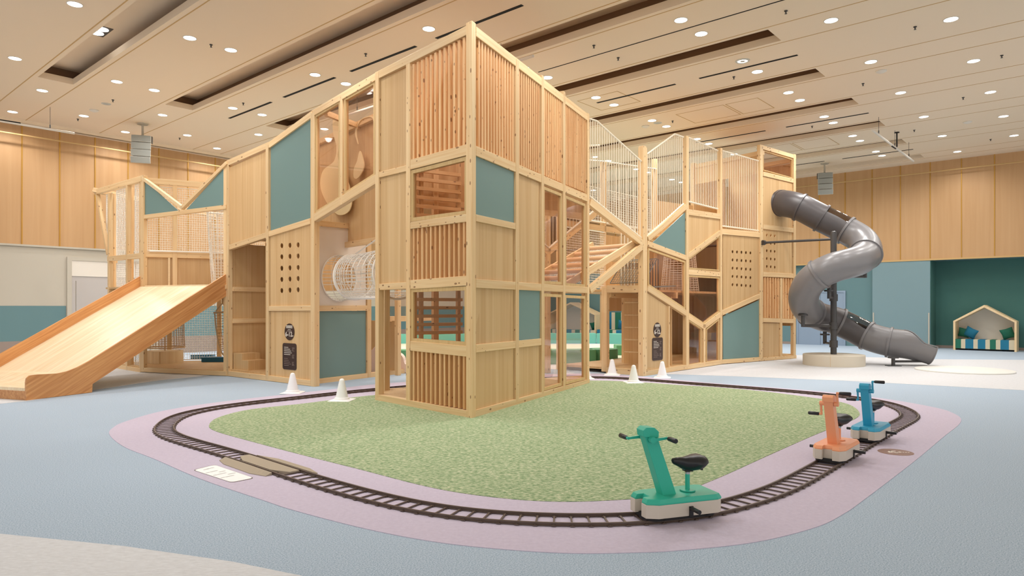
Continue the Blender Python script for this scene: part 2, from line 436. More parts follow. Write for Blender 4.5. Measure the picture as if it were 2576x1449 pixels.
zone('green_carpet', grn, 'carpet_green', .008, 'mottled green grass-pattern carpet inside the railway loop')
f1 = zone('floor', [(-1400, 1340), (0, 1343.6), (310.6, 1374.6), (582, 1413.4), (757, 1449), (1000, 1520), (1200, 1700), (-900, 1700)], 'carpet_pale', .003, '', struct=True, smooth=False)
f2 = zone('floor', [(3300, 1025), (2576, 982), (2120, 957.6), (1852.7, 947), (1679, 941), (1480, 931), (1300, 927), (1300, 882), (1700, 880), (2000, 893), (2363, 904), (2576, 905.5), (3300, 913)], 'carpet_pale', .003, '', struct=True, smooth=False)
f3 = zone('floor', [(-500, 1085), (0, 1016), (70, 1009), (232, 982), (400, 957), (569, 940), (569, 908), (0, 906), (-700, 915)], 'carpet_pale', .003, '', struct=True, smooth=False)

# ceiling with slot recesses
b = MB(); S0, S1 = 4.8, 18.25; HW = .35; z0 = CH; T = .06
edges = [A0R]
ks = list(range(-4, 9))
for k in ks:
    a = SLOT0+PITCH*k; edges += [a-HW, a+HW]
edges.append(WALL_A+1)
b.box(A0R, WALL_A+1.1, C0R, S0, z0, z0+T); b.box(A0R, WALL_A+1.1, S1, WALL_C+.2, z0, z0+T)
for i in range(0, len(edges)-1, 2): b.box(edges[i], edges[i+1], S0, S1, z0, z0+T)
for k in ks:
    a = SLOT0+PITCH*k
    zz = z0+T; rv = .07; ex = .24; top = z0+.38
    for (x0, x1, y0, y1, q0, q1) in [(a-HW-.02, a-HW, S0, S1, zz, zz+rv), (a+HW, a+HW+.02, S0, S1, zz, zz+rv), (a-HW, a+HW, S0-.02, S0, zz, zz+rv), (a-HW, a+HW, S1, S1+.02, zz, zz+rv),
        (a-HW-ex, a-HW, S0-ex, S1+ex, zz+rv, zz+rv+.01), (a+HW, a+HW+ex, S0-ex, S1+ex, zz+rv, zz+rv+.01),
        (a-HW-ex-.02, a-HW-ex, S0-ex, S1+ex, zz+rv, top), (a+HW+ex, a+HW+ex+.02, S0-ex, S1+ex, zz+rv, top),
        (a-HW-ex, a+HW+ex, S0-ex-.02, S0-ex, zz+rv, top), (a-HW-ex, a+HW+ex, S1+ex, S1+ex+.02, zz+rv, top),
        (a-HW, a+HW, S0-ex, S0, zz+rv, zz+rv+.01), (a-HW, a+HW, S1, S1+ex, zz+rv, zz+rv+.01),
        (a-HW-ex-.02, a+HW+ex+.02, S0-ex-.02, S1+ex+.02, top, top+.02)]:
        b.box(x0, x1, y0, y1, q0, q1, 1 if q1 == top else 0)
ceil = b.build('ceiling', ['ceil', 'slot_shade'], None, ROOM); tag(ceil, kind='structure')
sm = MB(); sm.box(-.011, .011, C0R, WALL_C, -.004, .002)
seam = None
for k in range(-2, 9):
    for s in (-.46, .46):
        x = SLOT0+PITCH*k+s; mw = ROOM @ Matrix.Translation((x, 0, CH))
        if seam is None: seam = sm.build('seam_strip', 'ceil_trim', ceil, mw)
        else:
            o = seam.copy(); COL.objects.link(o); o.parent = ceil; o.matrix_basis = WM['ceiling'].inverted() @ mw
# access hatches
for (a0, a1, c0, c1) in [(16.75, 17.9, 6.55, 7.4), (16.75, 17.9, 7.45, 8.8), (22.1, 23.3, 6.45, 7.55), (22.1, 23.3, 7.6, 8.7), (14.0, 15.1, 8.9, 10.1), (28-7.8, 21.2, 8.2, 9.4)][:5]:
    b = MB(); b.flat([(a0, c0), (a1, c0), (a1, c1), (a0, c1)], -.004, .001, [[(a0+.02, c0+.02), (a1-.02, c0+.02), (a1-.02, c1-.02), (a0+.02, c1-.02)]])
    b.build('hatch_joint', 'ceil_trim', ceil, ROOM @ Matrix.Translation((0, 0, CH)))

# left wall
b = MB(); b.box(A0R, WALL_A+1.2, WALL_C, WALL_C+.15, 0, CH+.05)
wl = b.build('wall_left', 'beige', None, ROOM); tag(wl, kind='structure')
b = MB(); b.box(A0R, WALL_A, WALL_C-.03, WALL_C, 3.27, CH-.12); b.build('wood_cladding', 'wallwood', wl, ROOM)
b = MB(); b.box(A0R, WALL_A, WALL_C-.05, WALL_C, 3.22, 3.27); b.build('ledge', 'beige', wl, ROOM)
b = MB(); b.box(A0R, 6.3, WALL_C-.012, WALL_C, .55, 1.54); b.box(8.9, WALL_A, WALL_C-.012, WALL_C, .55, 1.54); b.build('teal_band', 'teal_wall', wl, ROOM)
b = MB(); b.box(A0R, 6.3, WALL_C-.012, WALL_C, 0, .55); b.box(8.9, WALL_A, WALL_C-.012, WALL_C, 0, .55); b.build('taupe_band', 'skirt_brown', wl, ROOM)
b = MB(); b.box(-.014, .014, -.012, .012, 3.27, CH-.12)
js = None; a = -4.9
for k in range(0, 36):
    x = 5.22+.915*(k-9)
    if x > WALL_A-.2: break
    mw = ROOM @ Matrix.Translation((x, WALL_C-.035, 0))
    if js is None: js = b.build('joint_strip', 'gold', wl, mw)
    else: o = js.copy(); COL.objects.link(o); o.parent = wl; o.matrix_basis = WM['wall_left'].inverted() @ mw
b = MB(); b.box(A0R, WALL_A, WALL_C-.20, WALL_C, CH-.12, CH-.09); b.box(A0R, WALL_A, WALL_C-.20, WALL_C-.17, CH-.12, CH)
tag(b.build('trim_1', 'ceil', None, ROOM), kind='structure')
# door in left wall
b = MB(); b.prism([(6.32, 0), (8.75, 0), (8.75, 2.98), (6.32, 2.98)], WALL_C-.05, WALL_C, [[(6.44, .01), (8.63, .01), (8.63, 2.88), (6.44, 2.88)]])
d1 = b.build('door_1', 'beige', None, ROOM); tag(d1, kind='structure')
b = MB(); b.box(6.44, 8.63, WALL_C-.035, WALL_C-.01, 2.42, 2.88); b.build('transom_panel', 'offwhite', d1, ROOM)
b = MB(); b.box(6.56, 7.52, WALL_C-.02, WALL_C-.005, 0, 2.28); b.box(7.53, 8.5, WALL_C-.02, WALL_C-.005, 0, 2.28); b.box(6.44, 8.63, WALL_C-.018, WALL_C-.005, 2.28, 2.42); b.box(6.44, 6.54, WALL_C-.018, WALL_C-.005, 0, 2.28); b.build('door_leaf', 'cream_door', d1, ROOM)

# right wall
RW = []
b = MB(); b.box(WALL_A, WALL_A+.15, 9.6, WALL_C+.1, 0, 3.22); b.box(WALL_A, WALL_A+.15, 4.79, 6.68, 0, 3.22)
b.box(WALL_A+.12, WALL_A+.3, 6.6, 9.6, 0, 3.22); b.box(WALL_A+1.0, WALL_A+1.15, C0R, 4.9, 0, 3.3); b.box(WALL_A, WALL_A+1.1, 4.79, 4.85, 0, 3.22); b.box(WALL_A, WALL_A+1.15, C0R, WALL_C+.1, 3.2, 3.24)
wr = b.build('wall_right', 'teal_wall', None, ROOM); tag(wr, kind='structure')
b = MB(); b.box(WALL_A+.985, WALL_A+1.0, C0R, 4.79, 0, 3.2); b.box(WALL_A+.01, WALL_A+.985, 4.775, 4.79, 0, 3.2); b.build('green_recess_lining', 'green_wall', wr, ROOM)
b = MB(); b.box(WALL_A-.012, WALL_A, 4.79, 6.68, .1, 3.2); b.build('pale_pier_panel', 'pale_teal', wr, ROOM)
b = MB(); b.box(WALL_A, WALL_A+.1, C0R, WALL_C, 3.24, CH); b.build('wood_cladding', 'wallwood', wr, ROOM)
b = MB(); b.box(WALL_A-.03, WALL_A+.02, C0R, WALL_C, 3.19, 3.25); b.build('ledge', 'ceil_trim', wr, ROOM)
b = MB(); b.box(-.012, .012, -.014, .014, 3.27, CH)
js = None
for k in range(-8, 18):
    y = 4.79+.95*k
    if y > WALL_C: break
    mw = ROOM @ Matrix.Translation((WALL_A-.004, y, 0))
    if js is None: js = b.build('joint_strip', 'gold', wr, mw)
    else: o = js.copy(); COL.objects.link(o); o.parent = wr; o.matrix_basis = WM['wall_right'].inverted() @ mw
b = MB(); b.box(WALL_A-.02, WALL_A, 4.79, 6.68, 0, .1); b.box(WALL_A+.96, WALL_A+.985, C0R, 4.77, 0, .1); b.box(WALL_A-.02, WALL_A, 9.6, WALL_C, 0, .1); tag(b.build('baseboard_right', 'skirt_brown', None, ROOM), kind='structure')
b = MB()
for c in (4.83, 6.64): b.box(WALL_A-.03, WALL_A-.01, c-.02, c+.02, .1, 1.3)
b.build('corner_guard', 'beige', wr, ROOM)
b = MB(); b.prism([(7.65, 0), (9.5, 0), (9.5, 2.15), (7.65, 2.15)], 0, .05, [[(7.72, .01), (9.43, .01), (9.43, 2.08), (7.72, 2.08)]])
dm = EC.normalized(); m = Matrix.Identity(4)
for i in range(3): m[i][0] = EC[i]; m[i][1] = EA[i]; m[i][2] = (0, 0, 1)[i]; m[i][3] = (EA*(WALL_A+.06))[i]
d2 = b.build('door_2', 'blue_door', None, m); tag(d2, kind='structure')
b = MB(); b.box(7.72, 8.57, .02, .05, 0, 2.08); b.box(8.58, 9.43, .02, .05, 0, 2.08); b.build('door_leaf', 'blue_door', d2, m)
b = MB(); b.box(8.48, 8.53, -.02, .02, 1.0, 1.14); b.box(8.62, 8.67, -.02, .02, 1.0, 1.14); b.build('door_handle', 'dark_metal', d2, m)
# pipe rails high on both walls
b = MB(); b.tube([(A0R, WALL_C-.35, 6.27), (12.5, WALL_C-.35, 6.27)], .022, 8)
tag(b.build('conduit_pipe', 'ceil_trim', None, ROOM), 'long thin cream pipe running along the top of the left wall', 'pipe')
b = MB(); b.tube([(WALL_A-.3, C0R, 6.32), (WALL_A-.3, 11, 6.32)], .022, 8)
tag(b.build('conduit_pipe', 'ceil_trim', None, ROOM), 'long thin cream pipe running along the top of the right wall', 'pipe')

# ------------------------------------------------------------------ ceiling fittings
ld = bpy.data.lights.new('lamp', 'SPOT'); ld.energy = LAMP_W*4; ld.color = (1, .985, .965); ld.spot_size = math.radians(158); ld.spot_blend = .8; ld.shadow_soft_size = .09
proto = None
def downlight(a, c, label, group):
    global proto
    mw = ROOM @ Matrix.Translation((a, c, CH))
    if proto is None:
        t = bpy.data.objects.new('downlight', None); t.empty_display_size = .1; put(t, None, mw)
        b = MB(); b.lathe([(.128, .0), (.128, -.008), (.112, -.008), (.112, 0)], 28); b.build('trim_ring', 'offwhite', t, mw, smooth=True)
        b = MB(); b.lathe([(.112, -.006), (.112, -.001)], 28); b.build('lens', 'emit', t, mw)
        lo = bpy.data.objects.new('lamp', ld); put(lo, t, mw @ Matrix.Translation((0, 0, -.03)))
        proto = t; o = t
    else:
        o = copy_tree(proto); o.matrix_basis = mw
    tag(o, label, 'ceiling light', group)
ORD = ['first', 'second', 'third', 'fourth', 'fifth', 'sixth', 'seventh', 'eighth', 'ninth', 'tenth']
for k in range(0, 8+1):
    a = SLOT0+PITCH*k; m_ = SLOT0+1.385+PITCH*k
    if k < 4:
        downlight(a, 22.0, 'round downlight by the left wall, %s nearest the camera in that wall row' % ORD[k], 'downlights along the left wall')
        downlight(a, 19.3, 'round downlight beyond the left end of the %s ceiling trough from the camera' % ORD[k], 'downlights beyond the left trough ends')
    if k < 4: downlight(m_, 21.0, 'round downlight in the staggered left row, %s nearest the camera' % ORD[k], 'downlights in the staggered left row')
    if k > 2: downlight(a, 3.78, 'round downlight in the row just past the right trough ends, %s nearest the camera' % ORD[k-3], 'downlights beyond the right trough ends')
    if 2 < k < 8: downlight(m_, 2.13, 'round downlight in the outermost right row, %s nearest the camera' % ORD[k-3], 'downlights in the outermost right row')
for k in range(-1, 8):
    m_ = SLOT0+1.36+PITCH*k
    for c, nm in ((17.24, 'far left'), (13.38, 'left'), (9.57, 'middle'), (5.83, 'right')):
        for s in (-.41, .41): downlight(m_+s, c, '%s downlight of the %s pair from the camera, in the %s paired row' % ('nearer' if s < 0 else 'farther', ORD[k+1], nm), 'paired downlights, '+nm+' row')
# black linear diffusers
dproto = None
segs = [(16.0, 18.25), (13.2, 15.4), (10.4, 12.6), (7.6, 9.8), (4.82, 7.0)]
names = ['far left one', 'second from left', 'middle one', 'second from right', 'right end one']
for r, (a, rl) in enumerate([(8.93, 'nearest the camera'), (14.46, 'above the bright railings'), (20.03, 'third back'), (25.6, 'farthest back')]):
    for i, (c0, c1) in enumerate(segs):
        if r > 0 and i < 3: continue
        b = MB(); b.box(-.035, .035, 0, c1-c0, -.007, -.001); 
        o = b.build('linear_diffuser', 'slot', None, ROOM @ Matrix.Translation((a, c0, CH)))
        tag(o, 'black slot diffuser, %s, row %s' % (names[i], rl), 'air vent')
b = MB(); b.box(-.012, .012, 0, 7.5, -.007, -.001)
tag(b.build('linear_diffuser', 'slot', None, ROOM @ Matrix.Translation((11.71, 2.0, CH))), 'very long thin dark slot diffuser over the right railings', 'air vent')
# twin spotlight in the first trough
mw = ROOM @ Matrix.Translation((4.81, 15.36, CH+.40))
t = bpy.data.objects.new('twin_spotlight', None); put(t, None, mw); tag(t, 'square twin spotlight inside the leftmost ceiling trough', 'ceiling light')
b = MB(); b.box(-.16, .16, -.3, .3, -.03, 0); b.build('housing', 'dark_metal', t, mw)
for s in (-.14, .14):
    b = MB(); b.lathe([(.12, -.036), (.12, -.031)], 24, (0, s)); b.build('lens', 'emit', t, mw)
# sprinklers and detectors
for i, (x, y) in enumerate(sorted([(531, 112), (284, 251), (612, 259), (452, 347), (196, 299), (1555, 145), (1494, 114), (1977, 27), (2302, 67), (1846, 193), (2171, 210), (2423, 245), (2520, 139), (2043, 317), (2300, 327), (2492, 350), (1692, 304), (920, 135)])):
    Y = FPX*(CH-CAMH)/(HOR-y); p = Vector(((x-CX)*Y/FPX, Y, CH))
    b = MB(); b.lathe([(.03, 0), (.03, -.012), (.012, -.02), (.012, -.05), (.022, -.052), (.022, -.056)], 12)
    o = b.build('sprinkler_head', 'dark_metal', None, Matrix.Translation(p), smooth=True)
    pl_ = ['leftmost of all', 'second from the left', 'third from the left', 'fourth from the left', 'fifth from the left', 'sixth from the left', 'seventh from the left', 'eighth from the left', 'ninth from the left', 'ninth from the right', 'eighth from the right', 'seventh from the right', 'sixth from the right', 'fifth from the right', 'fourth from the right', 'third from the right', 'second from the right', 'rightmost of all'][i]
    tag(o, 'tiny dark ceiling sprinkler head, '+pl_, 'sprinkler', 'ceiling sprinkler heads')
for i, (x, y, r, lb) in enumerate([(267, 261, .11, 'small round ceiling vent left of the hanging speaker'), (1868, 153, .15, 'round ceiling speaker beside a trough at the right'), (1655, 309, .12, 'small round ceiling vent above the railings')]):
    Y = FPX*(CH-CAMH)/(HOR-y); p = Vector(((x-CX)*Y/FPX, Y, CH))
    b = MB(); b.lathe([(r, 0), (r, -.008), (r*.7, -.012), (r*.7, -.004), (r*.35, -.004), (r*.35, -.016)], 24)
    tag(b.build('ceiling_vent', 'speaker', None, Matrix.Translation(p), smooth=True), lb, 'vent')
for i, (x, y, lb) in enumerate([(237, 277, 'white smoke detector left of the hanging speaker'), (2217, 178, 'white smoke detector between the right ceiling lights'), (2434, 306, 'white smoke detector near the right wall'), (1624, 317, 'white smoke detector above the railings')]):
    Y = FPX*(CH-CAMH)/(HOR-y); p = Vector(((x-CX)*Y/FPX, Y, CH))
    b = MB(); b.lathe([(.11, 0), (.11, -.02), (.08, -.035), (.05, -.05), (.02, -.055)], 20)
    tag(b.build('smoke_detector', 'offwhite', None, Matrix.Translation(p), smooth=True), lb, 'smoke detector')
# lighting battens hung on wires
def batten(A, B, z, label, cables=(), r=.03, nh=3):
    A = RM(*A); B = RM(*B); o0 = A+Vector((0, 0, z))
    t = thing('hanging_batten', o0, label, 'lighting bar')
    b = MB(); b.tube([A+Vector((0, 0, z)), B+Vector((0, 0, z))], r, 10); b.build('bar', 'offwhite', t)
    for i in range(nh):
        p = A.lerp(B, (i+.35)/(nh-.3)); b = MB(); b.tube([p+Vector((0, 0, z)), p+Vector((0, 0, z+.12))], .014, 6); b.tube([p+Vector((0, 0, z+.12)), p+Vector((0, 0, CH))], .005, 6); b.build('hanger_wire', 'dark_metal', t)
    for f in cables:
        p = A.lerp(B, f); b = MB(); b.tube([p+Vector((0, 0, CH)), p+Vector((0, 0, z+.06)), p.lerp(A, .06)+Vector((0, 0, z-.03)), p.lerp(A, .22)+Vector((0, 0, z-.04))], .02, 8); b.lathe([(.07, CH), (.07, CH-.02)], 16, (p.x, p.y)); b.build('cable', 'blackm', t)
batten((20.0, 4.72), (25.1, 4.72), 6.24, 'white lighting bar hung by wires below the right ceiling', (.55,))
batten((9.95, 14.6), (9.95, 8.2), 6.28, 'white lighting bar hung behind the roof edge of the play tower', (.36,))
batten((3.2, 20.75), (5.9, 20.75), 6.15, 'white lighting bar hung below the left ceiling', (), nh=2)
b = MB(); b.tube([RM(3.0, 20.75, 6.2), RM(3.6, 20.75, 6.19), RM(4.2, 20.75, 6.16), RM(4.7, 20.75, 6.17)], .03, 8)
tag(b.build('cable', 'blackm'), 'black cable draped along the left hanging bar', 'cable')
# line-array speakers
def speaker(a, c, label, face):
    p = RM(a, c, 0); ang = math.atan2(face.y, face.x)+math.pi/2
    mw = Matrix.Translation((p.x, p.y, 5.66)) @ Matrix.Rotation(ang, 4, 'Z')
    t = bpy.data.objects.new('hanging_speaker', None); put(t, None, mw); tag(t, label, 'speaker')
    for i in range(4):
        zz = .58-.19*i; tilt = Matrix.Translation((0, -.02*i if i < 2 else -.02*i-.02*(i-1), zz)) @ Matrix.Rotation(math.radians([-6, 0, 6, 12][i]), 4, 'X')
        b = MB(); b.loft([[(-.25, -.18, -.08), (.25, -.18, -.08), (.19, .2, -.08), (-.19, .2, -.08)], [(-.25, -.18, .1), (.25, -.18, .1), (.19, .2, .1), (-.19, .2, .1)]]); cb = b.build('speaker_box', 'speaker', t, mw @ tilt @ Matrix.Translation((0, 0, -.01)), bevel=.006)
        b = MB(); b.box(-.24, .24, -.19, -.18, -.075, .085); b.build('grille', 'grille', cb, mw @ tilt)
    b = MB(); b.tube([(0, .05, .62), (0, .05, CH-5.66)], .03, 10); b.lathe([(.14, CH-5.66), (.14, CH-5.66-.03)], 20, (0, .05)); b.build('drop_pole', 'beige', t, mw)
    b = MB(); b.box(-.2, .2, -.12, .16, .66, .70); b.box(-.26, -.24, -.05, .05, .5, .7); b.box(.24, .26, -.05, .05, .5, .7); b.build('yoke', 'dark_metal', t, mw)
speaker(7.54, 20.6, 'grey line-array speaker hanging by the left wall', Vector((.35, -1, 0)))
speaker(25.94, 7.69, 'grey line-array speaker hanging by the right wall', Vector((-.35, -1, 0)))

# ================================================================== PLAY STRUCTURE
PA = Plane((1187, 1053.5), (943, 1007)); PB = Plane((1187, 1053.5), (1483, 964))
PK = Plane((960, 996), (1480, 958))                       # back of the near tower
PD = Plane((789.6, 973), (943, 1007))
PE = Plane((569, 946), (789.6, 973))
PF = Plane((795, 966), (1020, 939))
PN = Plane((352, 937), (569, 946.5))
PNL = Plane((266, 922), (352, 937))
PS = Plane((1483, 964), (1622, 946))
PT = Plane((1512, 938), (1622, 946))
PU = Plane((1622, 946), (1728, 931)); PV = Plane((1728, 931), (1818, 917)); PW = Plane((1818, 917), (1918, 909)); PX = Plane((1918, 909), (2004, 902))

# ---------------- near tower
tw = thing('play_tower', G(1187, 1053), 'tall pine play tower with slatted screens and teal panels on the green carpet', 'play tower')
def corner(root, Pa, Pb, wa, wb, z0, z1, sa=1, sb=1):
    p = Pa.p0 if sa > 0 else Pa.p1; q = [p, p+Pa.u*wa*sa, p+Pa.u*wa*sa+Pb.u*wb*sb, p+Pb.u*wb*sb]
    b = MB(); b.prism([(0, 0)]*0 or [(0, 0), (1, 0), (1, 1)], 0, 1) if False else None
    b = MB(); b.flat([(v.x-p.x, v.y-p.y) for v in q], 0, 1)
    # stand the prism along local X so that the grain follows the post
    vs = [(v[2]*(z1-z0), v[0], v[1]) for v in b.v]; b.v = vs
    m = Matrix(((0, 1, 0, p.x), (0, 0, 1, p.y), (1, 0, 0, z0), (0, 0, 0, 1)))
    return b.build('post', 'pine', root, m, bevel=.004)
corner(tw, PA, PB, .125, .115, 0, 5.36)
P = PA
post(tw, P, 948, 181, 1000, .105); post(tw, P, 1025.5, 160, 1010, .105, off=.003)
beam(tw, P, (1172, 76), (943, 192), .125, .1, .002); 
beam(tw, P, (1172, 376.5), (1031, 414), .15, .09, .006); beam(tw, P, (1021, 423), (951, 440), .09, .09, .006)
beam(tw, P, (1172, 548), (1031, 567), .105, .09, .006)
beam(tw, P, (1172, 706), (1031, 716), .135, .09, .006); beam(tw, P, (1021, 718), (952, 722), .1, .09, .006)
beam(tw, P, (1172, 884), (1031, 870), .145, .09, .006)
beam(tw, P, (1180, 1043.5), (943, 999), .10, .1, .001)
slats(tw, P, (1032, 163), (1170, 90), (1170, 366), (1032, 402), 12, .05, .085)
slats(tw, P, (1032, 576), (1170, 557), (1170, 694), (1032, 706), 12, .042, .085)
slats(tw, P, (1032, 882), (1170, 897), (1170, 1030), (1032, 1008), 12, .042, .085)
window(tw, P, [(1031, 428), (1172, 392), (1172, 539), (1031, 557)], .055)
window(tw, P, [(1031, 726), (1172, 720), (1172, 871), (1031, 860)], .055)
panel(tw, P, [(953, 198), (1020, 168), (1020, 416), (953, 431)]); panel(tw, P, [(953, 447), (1020, 431), (1020, 713), (953, 716)])
P = PB
post(tw, P, 1302, 150, 1010, .11); post(tw, P, 1366, 190, 990, .1); post(tw, P, 1420, 230, 978, .1); post(tw, P, 1480.5, 285, 962, .11)
beam(tw, P, (1199, 79), (1483, 298), .135, .1, .002)
beam(tw, P, (1199, 379), (1483, 500), .135, .09, .006)
beam(tw, P, (1199, 548), (1298, 569), .095, .09, .006)
beam(tw, P, (1199, 713), (1481, 730), .12, .09, .006)
beam(tw, P, (1199, 877), (1363, 860), .11, .09, .006)
beam(tw, P, (1190, 1043), (1484, 959.5), .095, .1, .001)
slats(tw, P, (1205, 92), (1297, 162), (1297, 408), (1205, 370), 13, .05, .085)
slats(tw, P, (1307, 172), (1361, 213), (1361, 435), (1307, 413), 10, .05, .085)
slats(tw, P, (1371, 221), (1416, 254), (1416, 459), (1371, 440), 10, .05, .085)
slats(tw, P, (1425, 261), (1476, 299), (1476, 484), (1425, 463), 13, .05, .085)
panel(tw, P, [(1200, 392), (1297, 433), (1297, 562), (1200, 541)], 'teal', name='teal_panel', off=.03)
panel(tw, P, [(1200, 556), (1297, 577), (1297, 712), (1200, 706)])
panel(tw, P, [(1307, 437), (1362, 461), (1362, 716), (1307, 712)])
panel(tw, P, [(1200, 722), (1297, 727), (1297, 861), (1200, 870)])
panel(tw, P, [(1306, 727), (1362, 731), (1362, 854), (1306, 860)], 'teal', name='teal_panel', off=.03)
panel(tw, P, [(1200, 886), (1297, 875), (1297, 1008), (1200, 1038)])
panel(tw, P, [(1307, 874), (1362, 867), (1362, 990), (1307, 1006)])
window(tw, P, [(1370, 468), (1416, 487), (1416, 716), (1370, 714)], .05); window(tw, P, [(1425, 491), (1475, 513), (1475, 722), (1425, 719)], .05)
window(tw, P, [(1370, 738), (1416, 741), (1416, 970), (1370, 984)], .05); window(tw, P, [(1425, 742), (1475, 745), (1475, 955), (1425, 968)], .05)
# back side and floors of the near tower
P = PK; H3 = 5.18; L2 = 3.36; L1 = 1.86
zt = lambda z: z
u1 = P.len
for u in (0.05, 1.02, 2.1, 3.2, P.len-.05): beamuz(tw, P, (u, 0), (u, H3), .1, .1, 0, 'post')
for z in (.05, L1, L2, H3): beamuz(tw, P, (0, z), (u1, z), .11, .09, .01)
panel(tw, P, [(1.07, 2.5), (3.15, 2.5), (3.15, 3.3), (1.07, 3.3)][0:0] or [(0.1, 3.42), (3.15, 3.42), (3.15, 5.1), (0.1, 5.1)], 'ply', uz=True)
panel(tw, P, [(3.25, 3.42), (u1-.1, 3.42), (u1-.1, 5.1), (3.25, 5.1)], 'ply', uz=True)
panel(tw, P, [(0.1, 1.95), (1.0, 1.95), (1.0, 2.65), (0.1, 2.65)], 'ply', uz=True)
panel(tw, P, [(1.07, 1.95), (2.05, 1.95), (2.05, 3.3), (1.07, 3.3)], 'ply', uz=True)
panel(tw, P, [(.62, .08), (2.05, .08), (2.05, .86), (.62, .86)], 'ply', uz=True)
# ladder-like horizontal rails seen through the two left windows
def rails(root, P, u0, u1_, z0, z1, n, off=0.0):
    b = MB()
    for i in range(n):
        z = z0+(z1-z0)*i/(n-1); b.box(u0, u1_, 0, .07, z-.028, z+.028)
    m = P.mat(off); return b.build('slat_screen', 'pine', root, m)
PK2 = PK.shift(-.35)
u0, z0_ = PK2.uz(1046, 838); u1_, z1_ = PK2.uz(1164, 754); rails(tw, PK2, u0, u1_, z0_, z1_, 5)
u0, z0_ = PK2.uz(1046, 540); u1_, z1_ = PK2.uz(1160, 440); rails(tw, PK2, u0, u1_, z0_, z1_, 6)
for x in (1050, 1066, 1160): 
    u, _ = PK2.uz(x, 800); beamuz(tw, PK2, (u, .1), (u, 5.1), .06, .08, .07, 'post')
tri = [PA.W(.1, 0, .06), PA.W(PA.len-.05, 0, .06), PK.W(.05, 0, -.02), PK.W(PK.len-.1, 0, -.02), PB.W(PB.len-.05, 0, .06)]
tri = [PA.p0+PA.u*.12+PB.u*.12]+[PA.W(PA.len-.06, 0, .09), PK.W(.05, 0, -.01), PK.W(PK.len-.1, 0, -.01), PB.W(PB.len-.06, 0, .09)]
slab(tw, tri, .05, .10); slab(tw, tri, L1-.05, L1)
# inner jambs of the doorway
beam_w(tw, PK.W(.06, .08), PK.W(.06, L1), PK.n, .1, .1, -.1, 'post')

# ---------------- signs
def sign(P, cx, cy, w_, h_, kind, where, off=.03):
    u, z = P.uz(cx, cy); m = P.mat(off); m.translation = P.W(u, z, off)
    if kind == 'round':
        b = MB(); n = 40; b.prism([(w_/2*math.cos(2*math.pi*i/n), h_/2*math.sin(2*math.pi*i/n)) for i in range(n)], -.004, 0)
        o = b.build('age_sign', 'sign', None, m); tag(o, 'round dark brown 6-12 age sign on the '+where, 'sign')
        b = MB(); rnd = random.Random(4)
        for i in range(4):      # bold characters
            x0 = -.105+i*.054
            for r in range(3): b.box(x0, x0+.044, -.006, -.004, .075+r*.02, .087+r*.02)
            b.box(x0+.004, x0+.012, -.006, -.004, .07, .125); b.box(x0+.032, x0+.04, -.006, -.004, .07, .125)
        for i in range(5): b.box(-.05+i*.02, -.037+i*.02, -.006, -.004, .038, .048)
        for i in range(6): b.box(-.075+i*.027, -.06+i*.027, -.006, -.004, .012, .020)
        for i in range(3): b.box(.095+i*.014, .106+i*.014, -.006, -.004, -.085, -.068)
        b.build('print', 'sign_print', o, m)
        fc = bpy.data.curves.new('t', 'FONT'); fc.body = '6-12'; fc.size = .13; fc.align_x = 'CENTER'; fc.extrude = .001; fc.offset = .002
        fo = bpy.data.objects.new('t', fc); COL.objects.link(fo); dg = bpy.context.evaluated_depsgraph_get()
        me = bpy.data.meshes.new_from_object(fo.evaluated_get(dg)); bpy.data.objects.remove(fo); me.materials.clear(); me.materials.append(M['sign_print'])
        lo = bpy.data.objects.new('lettering', me); put(lo, o, m @ Matrix.Translation((-.02, -.0055, -.09)) @ Matrix.Rotation(math.pi/2, 4, 'X'))
    else:
        r = .05; pts = []
        for (sx, sz, a0) in ((1, 1, 0), (-1, 1, 90), (-1, -1, 180), (1, -1, 270)):
            for i in range(7):
                a = math.radians(a0+15*i); pts.append((sx*(w_/2-r)+r*math.cos(a), sz*(h_/2-r)+r*math.sin(a)))
        b = MB(); b.prism(pts, -.004, 0); o = b.build('notice_sign', 'sign', None, m); tag(o, 'dark brown rounded notice of small text on the '+where, 'sign')
        b = MB(); rnd = random.Random(2); x0 = -w_*.38
        for i, ln in enumerate((.30, .42, .50, .54, .44)): 
            x = x0
            while x < x0+ln*w_: b.box(x, x+.009, -.006, -.004, h_*.33-i*.035, h_*.33-i*.035+.011); x += .012
        b.build('print', 'sign_print', o, m)
        b = MB()
        for i, ln in enumerate((.26, .34, .42, .48, .34)):
            x = x0
            while x < x0+ln*w_: b.box(x, x+.006, -.006, -.004, -h_*.09-i*.034, -h_*.09-i*.034+.007); x += .009
        for g in range(3):
            for i in range(5):
                z_ = h_*(.33-.27*g)-i*.016; b.box(w_*.2, w_*(.28+.1*rnd.random()), -.006, -.004, z_, z_+.005)
        b.build('small_print', 'sign_faint', o, m)
    return o

